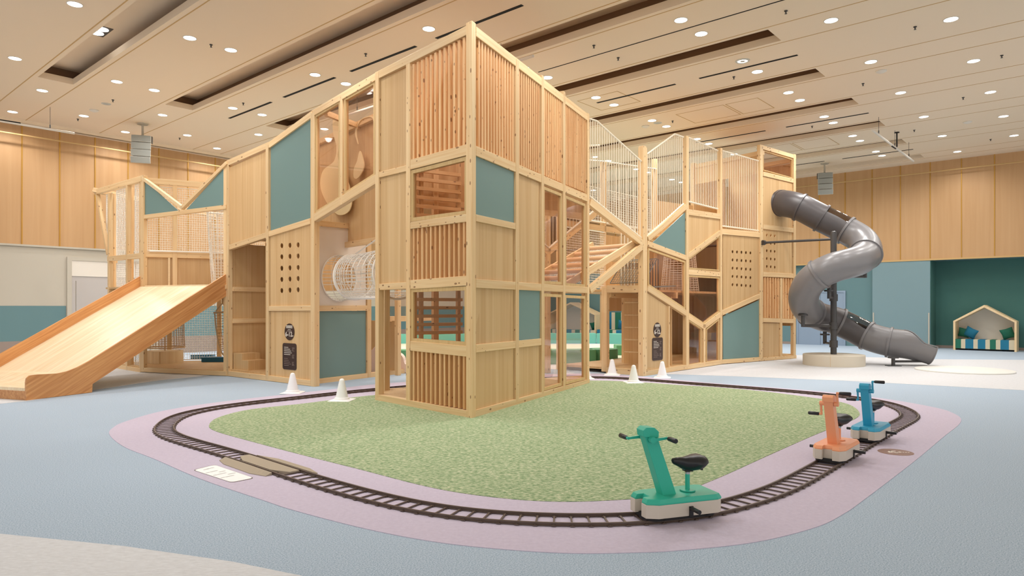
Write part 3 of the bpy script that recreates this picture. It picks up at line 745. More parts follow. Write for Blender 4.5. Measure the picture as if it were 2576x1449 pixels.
# ---------------- left block, bridge
lb = thing('climbing_block', G(789.6, 973), 'pine climbing block with teal panels and round peepholes, left of the near tower', 'play structure')
b = MB()
beam_w(lb, PE.p1-PE.u*.05, PE.p1-PE.u*.05+Vector((0, 0, 5.18)), PE.n, .12, .12, 0, 'post')
P = PE
post(lb, P, 571, 404, 940, .11); post(lb, P, 671.5, 364, 955, .1)
beam(lb, P, (569, 411), (676, 364), .12, .1, .002); beam(lb, P, (676, 365), (783, 287), .12, .1, .002)
beam(lb, P, (575, 622), (669, 591), .11, .09, .006); beam(lb, P, (675, 588.5), (779, 556), .11, .09, .006)
beam(lb, P, (675, 776), (781, 775), .1, .09, .006); beam(lb, P, (569, 939), (789, 965), .11, .1, .001)
panel(lb, P, [(575, 420), (667, 379), (667, 587), (575, 614)])
panel(lb, P, [(677, 372), (777, 299), (777, 552), (677, 582)], 'teal', name='teal_panel')
hs = []
for r_, yy in enumerate((618, 646, 675, 703, 731)):
    for cxx in (704.5, 725, 745.5): hs.append((P.uz(cxx, yy-2*(cxx-704)/40), .052))
hp = panel(lb, P, [(676, 594), (777, 564), (777, 769), (676, 770)], holes=hs); 
bk = PE.shift(.25); panel(lb, bk, [(690, 600), (765, 590), (765, 760), (690, 760)], 'ply')
panel(lb, P, [(677, 783), (777, 782), (777, 960), (677, 948)])
sign(P, 725, 835, .33, .33, 'round', 'left climbing block'); sign(P, 725, 897, .47, .52, 'notice', 'left climbing block')
# nook with steps behind the opening
NK = PE.shift(1.0)
uo0, _ = PE.uz(577, 800); uo1, _ = PE.uz(664, 800)
panel(lb, NK, [(uo0-.3, .1), (uo1+.3, .1), (uo1+.3, 3.2), (uo0-.3, 3.2)], 'ply', uz=True)
for uu in (uo0-.08, uo1+.1):
    a = PE.W(uu, 0, .1); c = PE.W(uu, 0, 1.0); SP = Plane(a, c, raw=True)
    pn = MB(); pn.prism([(0, .1), (SP.len, .1), (SP.len, 2.9), (0, 2.9)], 0, .018); pn.build('plywood_panel', 'ply', lb, SP.mat())
    if uu < uo0:
        for z in (1.2, 1.9): beamuz(lb, SP, (0, z), (SP.len, z), .1, .05, -.05)
slab(lb, [PE.W(uo0-.1, 0, .05), PE.W(uo1+.1, 0, .05), PE.W(uo1+.1, 0, 1.0), PE.W(uo0-.1, 0, 1.0)], .1, .15)
slab(lb, [PE.W(uo0-.1, 0, .05), PE.W(uo1+.1, 0, .05), PE.W(uo1+.1, 0, 1.0), PE.W(uo0-.1, 0, 1.0)], 3.0, 3.04)
b = MB(); b.box(uo0-.05, uo0+.55, .12, .55, .15, .36); b.box(uo0-.05, uo0+.3, .12, .55, .36, .5); b.build('step', 'ply', lb, PE.mat())
# recess wall along the railway passage
P = PF
post(lb, P, 799, 560, 958, .09); post(lb, P, 929, 571, 950, .11); post(lb, P, 940, 571, 948, .11, off=.12)
beam(lb, P, (797, 561), (1100, 588), .11, .09, .003); beam(lb, P, (797, 776), (926, 775), .11, .09, .003); beam(lb, P, (797, 960), (1100, 924), .10, .1, .001)
ru, rz = P.uz(855, 700); hole = ((ru, rz), .47)
n = 36
def panel_bighole(root, P, pts, mat, off, hc, r):
    poly = [P.uz(*p) for p in pts]; us = [p[0] for p in poly]; zs = [p[1] for p in poly]; c = (min(us), min(zs))
    hl = [(hc[0]-c[0]+r*math.cos(2*math.pi*i/36), hc[1]-c[1]+r*math.sin(2*math.pi*i/36)) for i in range(36)]
    b = MB(); b.prism([(p[0]-c[0], p[1]-c[1]) for p in poly], 0, .02, [hl]); m = P.mat(off); m.translation = P.W(c[0], c[1], off)
    return b.build('white_panel' if mat == 'white_panel' else 'plywood_panel', mat, root, m)
panel_bighole(lb, P, [(803, 567), (923, 577), (923, 769), (803, 770)], 'white_panel', .03, (ru, rz), .46)
panel(lb, P, [(803, 783), (923, 782), (923, 945), (803, 957)], 'teal', name='teal_panel')
PF2 = PF.shift(.9); panel(lb, PF2, [(0.0, .1), (3.6, .1), (3.6, 3.4), (0.0, 3.4)][0:4], 'ply', uz=True) if False else None
beam(lb, P, (955, 803), (1100, 800), .12, .09, .003)
panel(lb, P, [(948, 735), (1060, 735), (1060, 797), (948, 797)], 'amber', .01, name='window_pane')
# things behind: big back walls of the block
BW = Plane(PE.p0+PE.n*2.4, PE.p1+PE.n*2.4, raw=True)
for (ua, ub, za, zb) in [(0, 1.3, 1.9, 4.2), (1.3, 2.8, 3.0, 4.8), (1.3, 2.8, 0.1, 1.2)]:
    panel(lb, BW, [(ua, za), (ub-.02, za), (ub-.02, zb), (ua, zb)], 'ply', uz=True)
for u in (0, 1.3, 2.8): beamuz(lb, BW, (u, 0), (u, 4.8), .1, .1, 0, 'post')

br = thing('play_bridge', PD.W(.4, 0), 'glazed pine bridge over the railway joining climbing block and near tower', 'play structure')
P = PD
beam(br, P, (783, 286), (943, 193), .12, .1, .002); beam(br, P, (784, 551), (944, 450), .15, .1, .002)
post(br, P, 857.5, 240, 515, .09)
window(br, P, [(790, 289), (852, 251), (852, 500), (790, 538)], .05); window(br, P, [(863, 246), (940, 202), (940, 442), (863, 491)], .05)
# interior of bridge
PI = PD.shift(1.0)
ui0, _ = PI.uz(770, 400); ui1, _ = PI.uz(1010, 400)
panel(br, PI, [(ui0, 2.75), (ui1, 2.75), (ui1, 5.2), (ui0, 5.2)], 'ply', uz=True)
for z in (2.78, 5.15): beamuz(br, PI, (ui0-.1, z), (ui1+.1, z), .11, .08, -.05)
for u in (ui0, ui1): beamuz(br, PI, (u, 2.75), (u, 5.2), .09, .08, -.05, 'post')
for f in (.1, .9):
    A_ = PD.W(PD.len*f, 5.12, .1); B_ = PI.W(ui0+(ui1-ui0)*f, 5.12, 0)
    beam_w(br, A_, B_, PD.u, .1, .08, 0)
def cutout(root, P, pts, sub=6, off=0):
    pp = smooth_loop([Vector((*P.uz(*p), 0)) for p in pts], 0, sub); c = pp[0]
    b = MB(); b.prism([(p.x-c.x, p.y-c.y) for p in pp], 0, .018); m = P.mat(off); m.translation = P.W(c.x, c.y, off)
    return b.build('cutout_board', 'cut', root, m)
PC = PD.shift(.93)
cutout(br, PC, [(838, 300), (851, 300), (858, 340), (850, 395), (868, 440), (884, 490), (878, 530), (850, 540), (822, 510), (806, 470), (812, 430), (840, 405), (846, 370), (838, 335)])
cutout(br, PC, [(905, 380), (914, 405), (914, 425), (900, 448), (890, 446), (890, 425), (898, 405)])
cutout(br, PC, [(938, 300), (920, 296), (905, 306), (896, 330), (900, 362), (893, 335), (898, 312), (912, 298), (930, 292), (944, 300), (950, 340), (945, 390), (940, 350)])

# rope tunnel between block and tower
tn = thing('rope_tunnel', PF.W(ru, rz), 'round white rope net tunnel hanging over the railway passage', 'net tunnel')
c1 = PF.W(ru, rz, .02); c2 = PK.px(1000, 692, .0); c2.z = rz
ax = (c2-c1).normalized(); mid = c1.lerp(c2, .45); ring = []
def frame(c, dirn, r, n, sq=0):
    a = dirn.cross(Vector((0, 0, 1))).normalized(); out = []
    for i in range(n+1):
        t = 2*math.pi*i/n; out.append(c+a*math.cos(t)*r+Vector((0, 0, 1))*math.sin(t)*r)
    return out
secs = [frame(c1, PF.n, .46, 40), frame(c1.lerp(c2, .30), (ax-PF.n*.3).normalized(), .43, 40), frame(c1.lerp(c2, .5), ax, .42, 40), frame(c2, ax, .45, 40)]
def tf(s, t):
    k = t*3; i = min(int(k), 2); f = k-i; j = int(round(s*40)); return secs[i][j].lerp(secs[i+1][j], f)
net_grid(tf, 34, 16, .0075, closeu=False).build('net', 'net', tn)
for sc_, rr in ((secs[0], .016), (secs[1], .028), (secs[3], .02)):
    b = MB(); b.tube(sc_[:-1], rr, 8, closed=True); b.build('hoop', 'net', tn)
b = MB(); b.tube([secs[1][10]+Vector((0, 0, .0)), PD.px(921, 525, .9)], .014, 8); b.tube([PD.px(921, 525, .9)-Vector((.02, 0, .14)), PD.px(921, 525, .9)], .024, 8); b.build('suspension_rope', 'net', tn)
b = MB(); b.tube([secs[1][32], secs[3][32]], .03, 8); b.build('edge_rope', 'net', tn)

# ---------------- net tower on the left with deck
nt_ = thing('net_tower', G(352, 937), 'open pine and white net tower at the head of the wide slide', 'play tower')
P = PN; DZ = 2.0
post(nt_, P, 357, 441, 935, .11); post(nt_, P, 563, 410, 940, .08, off=.03)
beam(nt_, P, (356, 546), (567, 520), .09, .09, .006); beam(nt_, P, (352, 930), (569, 940), .10, .1, .001)
beam(nt_, P, (354, 446), (458, 524), .07, .1, -.005, mat='birch'); beam(nt_, P, (454, 524), (569, 409), .07, .1, -.005)
panel(nt_, P, [(361, 454), (361, 541), (446, 530)], 'teal', name='teal_panel'); panel(nt_, P, [(567, 415), (567, 515), (464, 528)], 'teal', name='teal_panel')
beamuz(nt_, P, (0.1, DZ-.06), (P.len, DZ-.06), .1, .1, 0)
_d = Vector((.9, .43, 0)).normalized(); BN = Plane(PN.p0+_d*.1, PN.p0+_d*2.75, raw=True); BN2 = Plane(PNL.p0, PNL.p0+Vector((3.7, .75, 0)), raw=True)
beamuz(nt_, BN, (0, 4.42), (BN.len, 4.42), .13, .1, -.05); beamuz(nt_, BN, (0, 2.72), (BN.len, 2.72), .12, .08, -.03); beamuz(nt_, BN2, (0, .06), (BN2.len, .06), .1, .08, -.03); pass
for u in (.62, BN.len): beamuz(nt_, BN, (u, DZ), (u, 4.42), .1, .1, -.04, 'post')
for u in (1.5, 2.7, BN2.len): beamuz(nt_, BN2, (u, 0), (u, DZ), .1, .1, -.04, 'post')
for u in (.5, 1.45, 2.3): beamuz(nt_, BN, (u, DZ), (u, 2.7), .045, .03, -.02, mat='birch')
panel(nt_, BN, [(0, DZ), (BN.len, DZ), (BN.len, 2.68), (0, 2.68)], 'ply', uz=True, off=.02)
net_quad(nt_, [BN.W(.05, 4.3), BN.W(BN.len-.05, 4.3), BN.W(BN.len-.05, 2.82), BN.W(.05, 2.82)], .052, .0045, sag=.03)
net_quad(nt_, [BN2.W(.05, 1.9), BN2.W(BN2.len-.05, 1.9), BN2.W(BN2.len-.05, .15), BN2.W(.05, .15)], .06, .005)
deck = [PN.W(0, 0, .05), PN.W(PN.len, 0, .05), PN.W(PN.len, 0, .05)+Vector((.35, 1.4, 0)), BN2.W(BN2.len, 0), BN2.W(0, 0)]
slab(nt_, deck, DZ-.04, DZ, 'deck'); slab(nt_, deck, .08, .12, 'deck')
b = MB(); b.tube([BN.W(.1, 2.80, -.06), BN.W(BN.len, 2.82, -.06)], .02, 8); b.build('guard_rope', 'net', nt_)
# left face
P = PNL
beam(nt_, P, (237, 483), (354, 449), .13, .1, 0); beam(nt_, P, (269, 651), (352, 643), .12, .09, .003); beam(nt_, P, (270, 918), (352, 932), .1, .09, .003)
for x, yt, d in ((271, 486, .2), (311, 470, .2), (272, 486, .09), (318, 465, .09)): post(nt_, P, x, yt, 928, .1, .1, off=d-.09)
post(nt_, P, 349, 450, 935, .08, off=.02)
beam(nt_, P, (240, 487), (268, 640), .08, .09, .003)
for (xa, xb, ya, yb, yc, yd) in ((277, 303, 478, 470, 643, 641), (323, 346, 463, 456, 638, 636), (277, 303, 662, 661, 915, 920), (323, 346, 658, 656, 922, 926), (252, 266, 488, 484, 600, 600)):
    net_quad(nt_, [P.px(xa, ya, .15), P.px(xb, yb, .15), P.px(xb, yd, .15), P.px(xa, yc, .15)], .05, .006)
BL = PNL.shift(2.3); BL2 = Plane(BN.p0, PNL.p0, raw=True)
beam_w(nt_, PNL.px(238, 480), BN.W(0, 4.5), PNL.u, .12, .1)
# white net curtain at the right end of the deck and basket below
P = PN.shift(.7)
cc = P.px(556, 600)
def cone_net(c, z0, z1, r0, r1, nu=22, cell=.07):
    return lambda s, t: Vector((c.x+(r0+(r1-r0)*t)*math.cos(2*math.pi*s), c.y+(r0+(r1-r0)*t)*math.sin(2*math.pi*s), z0+(z1-z0)*t))
net_grid(cone_net(cc, 2.0, 3.7, .20, .30), 22, 26, .006).build('net', 'net', nt_)
b = MB(); b.tube([(cc.x+.30*math.cos(i*math.pi/8), cc.y+.30*math.sin(i*math.pi/8), 3.7) for i in range(16)], .025, 8, closed=True); b.tube([(cc.x-.3, cc.y, 3.7), (cc.x-.28, cc.y, 3.1), (cc.x-.12, cc.y-.05, 2.1)], .025, 8); b.build('hoop', 'net', nt_)
# drum basket under the deck
pd_ = G(415, 912, .12); pd_.z = 0; dr = thing('net_basket', pd_, 'round birch drum with a tan net basket rising from it, under the slide deck', 'net basket')
b = MB(); b.lathe([(.42, .12), (.42, .42), (.40, .42)], 36, (pd_.x, pd_.y)); b.build('drum', 'birch', dr, smooth=True)
b = MB(); b.box(-.004, .004, -.425, -.415, .13, .41); b.build('seam', 'ply', dr, Matrix.Translation((pd_.x+.08, pd_.y, 0)))
net_grid(cone_net(pd_, .5, 1.9, .45, .40), 40, 24, .005).build('net', 'net_tan', dr)
for k in range(36):
    pass
b = MB(); b.tube([(pd_.x+.45*math.cos(i*math.pi/16), pd_.y+.45*math.sin(i*math.pi/16), .5) for i in range(32)], .016, 6, closed=True); b.tube([(pd_.x, pd_.y, .42), (pd_.x, pd_.y, 1.9)], .016, 8)
b.build('rim_rope', 'net_tan', dr)
# blue foam blocks
for i, (x, y, rot, lb_) in enumerate([(511, 903, .15, 'dark blue foam block on the deck, the one behind'), (540, 910, .0, 'dark blue foam block on the deck, the one in front')]):
    p = G(x, y, .12); b = MB(); b.flat([(-.28, -.13), (.28, -.13), (.28, .13), (.02, .13), (-.05, .04), (-.28, .04)], .121, .24)
    tag(b.build('foam_block', 'block_blue', None, Matrix.Translation((p.x, p.y, 0)) @ Matrix.Rotation(rot, 4, 'Z'), bevel=.008), lb_, 'foam block')
# hammock chair seen edge-on
hp_ = PN.shift(.35); hk = thing('net_hammock', hp_.px(560, 760), 'tan net hammock hanging beside the climbing block below the deck', 'hammock')
b = MB(); b.tube([hp_.px(560, 735), hp_.px(560, 762)], .02, 6); b.tube([hp_.px(560, 762), hp_.px(543, 783)], .014, 6); b.tube([hp_.px(560, 762), hp_.px(572, 783)], .014, 6); b.build('suspension_rope', 'net_tan', hk)
b = MB(); b.tube([hp_.px(538, 787), hp_.px(573, 785)], .02, 8); b.build('spreader_bar', 'net_tan', hk)
ca = [hp_.px(540, 788), hp_.px(543, 822), hp_.px(549, 862), hp_.px(558, 888), hp_.px(566, 899)]
cb = [hp_.px(573, 786), hp_.px(574, 822), hp_.px(575, 862), hp_.px(576, 888), hp_.px(578, 899)]
def hf(s, t):
    k = t*4; i = min(int(k), 3); f = k-i; a_ = ca[i].lerp(ca[i+1], f); b_ = cb[i].lerp(cb[i+1], f); return a_.lerp(b_, s)+PN.n*math.sin(s*math.pi)*.25
net_grid(hf, 8, 20, .007).build('net', 'net_tan', hk)
b = MB(); b.tube(ca, .014, 6); b.tube(cb, .014, 6); b.build('edge_rope', 'net_tan', hk)

# ---------------- wide wooden slide
SPn = Plane((66, 1008), (569, 946)); sd = thing('wooden_slide', SPn.p0, 'wide laminated wood slide with raised sides at the far left', 'slide')
off = SPn.p1-PN.p1
def side(S, pts, name, t0, t1):
    poly = [S.uz(*p) if not isinstance(p[0], str) else p[1:] for p in pts]
    b = MB(); b.prism(poly, t0, t1); return b.build(name, 'slide_side', sd, S.mat())
U = lambda x, y: SPn.uz(x, y)
near = [U(66, 1008), U(66, 962), U(68, 952), U(76, 945), U(90, 942.5), U(120, 941), U(145, 939.5), U(170, 934), U(195, 924), U(225, 908), U(570, 689), U(570, 744), U(233, 966)]
near.append(U(232, 988)); near[-1] = (near[-1][0], 0.004); near[0] = (near[0][0], 0.004)
ang = math.atan2(near[10][1]-near[9][1], near[10][0]-near[9][0])
# in the plane the grain follows the slope
def sloped(S, poly, t0, t1, name, mat):
    R_ = Matrix.Rotation(-ang, 4, 'Y'); m = S.mat() @ R_
    ci, si = math.cos(ang), math.sin(ang)
    q = [(p[0]*ci+p[1]*si, -p[0]*si+p[1]*ci) for p in poly]
    b = MB(); b.prism(q, t0, t1); return b.build(name, mat, sd, m)
sloped(SPn, near, 0, .035, 'side_panel', 'slide_side')
# far side, parallel, through the left post of the deck
Wd = (PN.p0-PN.p1); dist = abs(Wd.dot(SPn.n)); sgn = 1 if Wd.dot(SPn.n) > 0 else -1
shift_u = Wd.dot(SPn.u)
ext = lambda poly, s: [(p[0]+s, p[1]) for p in poly]
SF = Plane(SPn.p0+SPn.n*Wd.dot(SPn.n), SPn.p1+SPn.n*Wd.dot(SPn.n), raw=True)
far = [(p[0]+(shift_u if p[0] > near[5][0] or True else 0), p[1]) for p in near]
sloped(SF, far, -.035, 0, 'side_panel', 'slide_side')
# sliding surface: profile offset below the rail line
topl = [near[i] for i in (3, 5, 7, 8, 9, 10)]
surf = [(near[2][0]+.0, .20), (near[5][0], .19), (near[6][0]+.1, .215), (near[8][0]+.05, .32), (near[9][0]+.02, near[9][1]-.235), (near[10][0], DZ)]
print('slide', near, 'dist', dist, 'shift', shift_u)
k = len(surf); b = MB()
nrm = SPn.n*dist*sgn+SPn.u*shift_u
nrm_l = Vector((shift_u, Wd.dot(SPn.n), 0))
vs = []
for (u, z) in surf:
    vs += [(u, .035, z), (u+nrm_l.x, nrm_l.y-.035, z), (u+nrm_l.x, nrm_l.y-.035, z-.05), (u, .035, z-.05)]
fs = []
for i in range(k-1):
    o_ = i*4; fs += [(o_, o_+4, o_+5, o_+1), (o_+1, o_+5, o_+6, o_+2), (o_+2, o_+6, o_+7, o_+3), (o_+3, o_+7, o_+4, o_)]
fs += [(0, 1, 2, 3), (k*4-4, k*4-1, k*4-2, k*4-3)]
R_ = Matrix.Rotation(-ang, 4, 'Y'); m = SPn.mat() @ R_; Ri = R_.inverted()
b.add([tuple(Ri @ Vector(v)) for v in vs], fs); b.build('slide_bed', 'slide', sd, m)
b = MB(); u0 = surf[0][0]
b.add([(u0, .035, 0.004), (u0+nrm_l.x, nrm_l.y-.035, 0.004), (u0+nrm_l.x, nrm_l.y-.035, .15), (u0, .035, .15), (u0+.04, .035, 0.004), (u0+.04+nrm_l.x, nrm_l.y-.035, 0.004), (u0+.04+nrm_l.x, nrm_l.y-.035, .15), (u0+.04, .035, .15)], [(0, 1, 2, 3), (4, 7, 6, 5), (0, 4, 5, 1), (3, 2, 6, 7), (0, 3, 7, 4), (1, 5, 6, 2)])
b.build('front_board', 'slide_side', sd, SPn.mat())

# ---------------- stair bridge between near tower and right block
sb = thing('stair_bridge', PS.W(PS.len*.5, 0), 'log-step stair bridge with crossed beams and cream rod railing', 'play structure')
def rods(root, P, tops, bots, n, off=.05, r=.0085, rr=.02, mid=None):
    """rod railing: tops/bots are polylines in pixels (same x range)"""
    def at(pl, x):
        for (xa, ya), (xb, yb) in zip(pl[:-1], pl[1:]):
            if xa <= x <= xb: return ya+(yb-ya)*(x-xa)/(xb-xa)
        return pl[-1][1]
    b = MB()
    b.tube([P.px(*p, off) for p in tops], rr, 8); b.build('rail', 'rod', root)
    b = MB(); b.tube([P.px(*p, off) for p in bots], rr, 8); b.build('rail', 'rod', root)
    x0, x1 = bots[0][0], bots[-1][0]; b = MB()
    for i in range(n):
        x = x0+(x1-x0)*(i+.5)/n; b.tube([P.px(x, at(tops, x), off), P.px(x, at(bots, x)+(3 if True else 0), off)], r, 5, cap=False)
    b.build('rod_screen', 'rod', root)
P = PS
beam(sb, P, (1486, 508), (1624, 616), .14, .1, .002); beam(sb, P, (1624, 614), (1486, 730), .14, .09, .004)
rods(sb, P, [(1487, 297), (1506, 303), (1618, 405)], [(1487, 492), (1618, 598)], 22)
# stair flights: rises from the near tower level (low) towards the right, logs across
ST = PS.shift(.25); ST2 = PS.shift(1.5)
a0, a1 = (1390, 722), (1612, 612)
def P3(Pn, px, py, off=0): return Pn.px(px, py, off)
s0 = P3(PS, 1486, 730, .1); s1 = P3(PS, 1606, 628, .1)
for k_, offn in enumerate((.12, 1.35)):
    A_ = PS.W(-.95, L1-.1, offn); B_ = PS.W(PS.len-.05, 2.95, offn)
    beam_w(sb, A_, B_, PS.n, .14, .06, 0)
A_ = PS.W(-.95, L1-.02, 0); B_ = PS.W(PS.len-.1, 2.93, 0)
for i in range(7):
    f = (i+.6)/7.2; c = A_.lerp(B_, f); b = MB(); b.tube([c+PS.n*.14, c+PS.n*1.4], .047, 12)
    b.build('log_step', 'pine_log', sb) if 'pine_log' in M else None
net_quad(sb, [B_+PS.n*.15-Vector((0, 0, .1)), B_+PS.n*1.35-Vector((0, 0, .1)), A_+PS.n*1.35-Vector((0, 0, .1)), A_+PS.n*.15-Vector((0, 0, .1))], .05, .004)
# far side of the bridge
PSB = PS.shift(1.9, .6, .9)
zb0 = 3.05
beamuz(sb, PSB, (0, 3.5), (PSB.len*.45, 2.75), .14, .1, 0); beamuz(sb, PSB, (PSB.len*.45, 2.75), (PSB.len, 3.9), .14, .1, 0)
beamuz(sb, PSB, (PSB.len*.45, 0.0), (PSB.len*.45, 4.7), .12, .12, 0, 'post'); beamuz(sb, PSB, (0, 0), (0, 4.9), .12, .12, 0, 'post')
net_quad(sb, [PSB.W(.05, 3.4, .05), PSB.W(PSB.len*.45, 2.7, .05), PSB.W(PSB.len*.45, 2.0, .05), PSB.W(.05, 1.9, .05)], .06, .005, sag=.08)
net_quad(sb, [PSB.W(.05, 4.9, .05), PSB.W(PSB.len*.45, 4.7, .05), PSB.W(PSB.len*.45, 2.85, .05), PSB.W(.05, 3.5, .05)], .06, .004)
def rods3(root, P, tops, bots, n, off=0, r=.0075):
    def at(pl, x):
        for (xa, ya), (xb, yb) in zip(pl[:-1], pl[1:]):
            if xa <= x <= xb: return ya+(yb-ya)*(x-xa)/(xb-xa)
        return pl[-1][1]
    b = MB(); b.tube([P.W(*p, off) for p in tops], .022, 8); b.build('rail', 'rod', root); b = MB(); b.tube([P.W(*p, off) for p in bots], .022, 8); b.build('rail', 'rod', root)
    b = MB(); x0, x1 = bots[0][0], bots[-1][0]
    for i in range(n):
        x = x0+(x1-x0)*(i+.5)/n; b.tube([P.W(x, at(tops, x), off), P.W(x, at(bots, x)-.02, off)], r, 5, cap=False)
    b.build('rod_screen', 'rod', root)
rods3(sb, PSB, [(0.05, 5.0), (PSB.len*.45-.3, 4.7), (PSB.len*.7, 5.3), (PSB.len, 5.5)], [(0.05, 3.55), (PSB.len*.45, 2.85), (PSB.len, 4.0)], 28)

# ---------------- right block
rb = thing('climbing_block', G(1622, 946), 'large pine climbing block with hexagon windows and round peepholes, right of the near tower', 'play structure')
P = PT
post(rb, P, 1519.5, 722, 935, .14, .12); beam_w(rb, PU.p0-PU.u*.0+PU.n*.0, PU.p0+Vector((0, 0, 5.02)), PU.n, .12, .12, 0, 'post')
beam_w(rb, PT.W(PT.len-.09, 0, .01), PT.W(PT.len-.09, 5.0, .01), PT.n, .16, .12, 0, 'post')
beam(rb, P, (1524, 727), (1614, 727), .16, .1, .006); beam(rb, P, (1524, 932), (1614, 939), .15, .1, .003)
PTb = PT.shift(1.5)
slab(rb, [PT.W(.1, 0, .1), PT.W(PT.len, 0, .1), PTb.W(PTb.len, 0), PTb.W(.1, 0)], .1, .14)
PTc = PT.shift(.75)
net_quad(rb, [PT.W(.15, 1.92, .1), PT.W(PT.len-.1, 1.92, .1), PTb.W(PTb.len, 2.0), PTb.W(.15, 2.0)], .06, .005, mat='net_grey')
net_quad(rb, [PT.W(.15, 2.05, .15), PT.W(PT.len-.1, 2.05, .15), PTc.W(PTc.len-.1, 2.6), PTc.W(.15, 2.6)], .06, .005, mat='net_grey')
beam_w(rb, PT.W(.1, 1.78, .1), PTb.W(.1, 1.78, .1), PT.u, .12, .1, 0); beam_w(rb, PTb.W(.05, 1.78), PTb.W(PTb.len, 1.78), PT.n, .14, .1, 0)
ul, _ = PT.uz(1575, 800)
ul2, _ = PTb.uz(1574, 800)
beam_w(rb, PTb.W(ul2-.05, .1), PTb.W(ul2-.05, 2.1), PT.n, .14, .1, 0, 'post')
LD = PT.shift(1.1); 
uL, zL = LD.uz(1577, 915); uR, _ = LD.uz(1640, 800)
LP = PT.shift(1.3); uq, _ = LP.uz(1572, 800); panel(rb, LP, [(uq-.05, .1), (PT.len-.03, .1), (PT.len-.03, 1.75), (uq-.05, 1.75)], 'ply', uz=True)
b = MB()
for i in range(5): z = .42+.30*i; b.tube([LD.W(uL-.06, z), LD.W(PT.len-.04, z)], .02, 8)
lad = b.build('ladder_rungs', 'birch', rb)
P = PU
post(rb, P, 1730, 342, 922, .12)
beam(rb, P, (1632, 601), (1728, 519), .12, .1, .003); beam(rb, P, (1630, 612), (1731, 650), .12, .09, .006); beam(rb, P, (1631, 725), (1731, 790), .13, .09, .006)
beam(rb, P, (1622, 940), (1731, 923), .11, .1, .001)
post(rb, P, 1684, 770, 930, .04)
panel(rb, P, [(1645, 611), (1727, 534), (1727, 642)], 'teal', name='teal_panel')
window(rb, P, [(1633, 624), (1726, 657), (1726, 779), (1633, 718)], .04)
panel(rb, P, [(1631, 736), (1683, 771), (1683, 932), (1631, 940)])
sign(P, 1656.5, 830, .33, .33, 'round', 'right climbing block'); sign(P, 1657, 878, .46, .51, 'notice', 'right climbing block')
rods(rb, P, [(1632, 387), (1702, 336), (1724, 344)], [(1632, 595), (1724, 512)], 19)
P = PV
post(rb, P, 1773, 825, 920, .1); post(rb, P, 1815, 372, 915, .12)
beam(rb, P, (1731, 533), (1816, 545), .14, .1, .003); beam(rb, P, (1731, 646), (1816, 583), .12, .09, .006)
beam(rb, P, (1731, 684), (1815, 690), .13, .09, .006); beam(rb, P, (1731, 795), (1776, 824), .13, .09, .006); beam(rb, P, (1770, 824), (1817, 789), .13, .09, .006)
beam(rb, P, (1728, 924), (1818, 910.5), .11, .1, .001)
panel(rb, P, [(1734, 540), (1812, 551), (1812, 583), (1734, 640)])
window(rb, P, [(1734, 650), (1812, 592), (1812, 682), (1734, 677)], .04); window(rb, P, [(1734, 692), (1812, 697), (1812, 786), (1773, 816), (1734, 790)], .04)
window(rb, P, [(1734, 803), (1767, 825), (1767, 915), (1734, 921)], .04); window(rb, P, [(1779, 827), (1811, 801), (1811, 909), (1779, 914)], .04)
rods(rb, P, [(1735, 344), (1810, 378)], [(1735, 506), (1810, 525)], 18)
P = PW
post(rb, P, 1916, 364, 905, .14); beam(rb, P, (1817, 582), (1917, 591), .15, .1, .003); beam(rb, P, (1818, 787), (1918, 742), .13, .09, .006); beam(rb, P, (1818, 910), (1918, 903), .11, .1, .001)
hs = []
for r_ in range(5):
    for c_ in range(5):
        hs.append((P.uz(1846+11.2*c_, 633+20.8*r_+c_*.8), .042))
panel(rb, P, [(1822, 590), (1912, 598), (1912, 738), (1822, 779)], holes=hs)
bk = PW.shift(.3); panel(rb, bk, [(.3, 1.8), (1.5, 1.8), (1.5, 3.3), (.3, 3.3)], 'ply', uz=True)
panel(rb, P, [(1822, 796), (1912, 755), (1912, 898), (1822, 906)], 'teal', name='teal_panel')
rods(rb, P, [(1821, 378), (1912, 404)], [(1821, 568), (1912, 580)], 20)
P = PX
post(rb, P, 1999.5, 388, 900, .12); post(rb, P, 1966, 700, 902, .1)
beam(rb, P, (1919, 370), (2003, 395), .11, .1, .003); beam(rb, P, (1921, 437), (2002, 456), .12, .09, .006); beam(rb, P, (1921, 570), (2002, 580), .13, .09, .006)
beam(rb, P, (1921, 690), (2002, 694), .13, .09, .006); beam(rb, P, (1921, 805), (2002, 808), .12, .09, .006); beam(rb, P, (1918, 904), (2004, 897.5), .09, .1, .001)
window(rb, P, [(1922, 378), (1995, 400), (1995, 448), (1922, 428)], .02)
tc_u, tc_z = P.uz(1960, 512)
def pan_hole(root, P, pts, hc, r):
    poly = [P.uz(*p) for p in pts]; c = (min(p[0] for p in poly), min(p[1] for p in poly))
    b = MB(); b.prism([(p[0]-c[0], p[1]-c[1]) for p in poly], 0, .02, [[(hc[0]-c[0]+r*math.cos(2*math.pi*i/32), hc[1]-c[1]+r*math.sin(2*math.pi*i/32)) for i in range(32)]])
    m = P.mat(.03); m.translation = P.W(c[0], c[1], .03); return b.build('plywood_panel', 'ply', root, m)
pan_hole(rb, P, [(1922, 443), (1995, 461), (1995, 574), (1922, 565)], (tc_u, tc_z), .36)
hs = []
for r_ in range(5):
    for c_ in range(3): hs.append((P.uz(1932+10*c_, 591+19.8*r_+c_), .042))
panel(rb, P, [(1922, 577), (1995, 585), (1995, 689), (1922, 685)], holes=hs)
slats(rb, P, (1923, 697), (1995, 701), (1995, 802), (1923, 799), 11, .06, .085)
panel(rb, P, [(1922, 812), (1963, 813), (1963, 899), (1922, 902)])
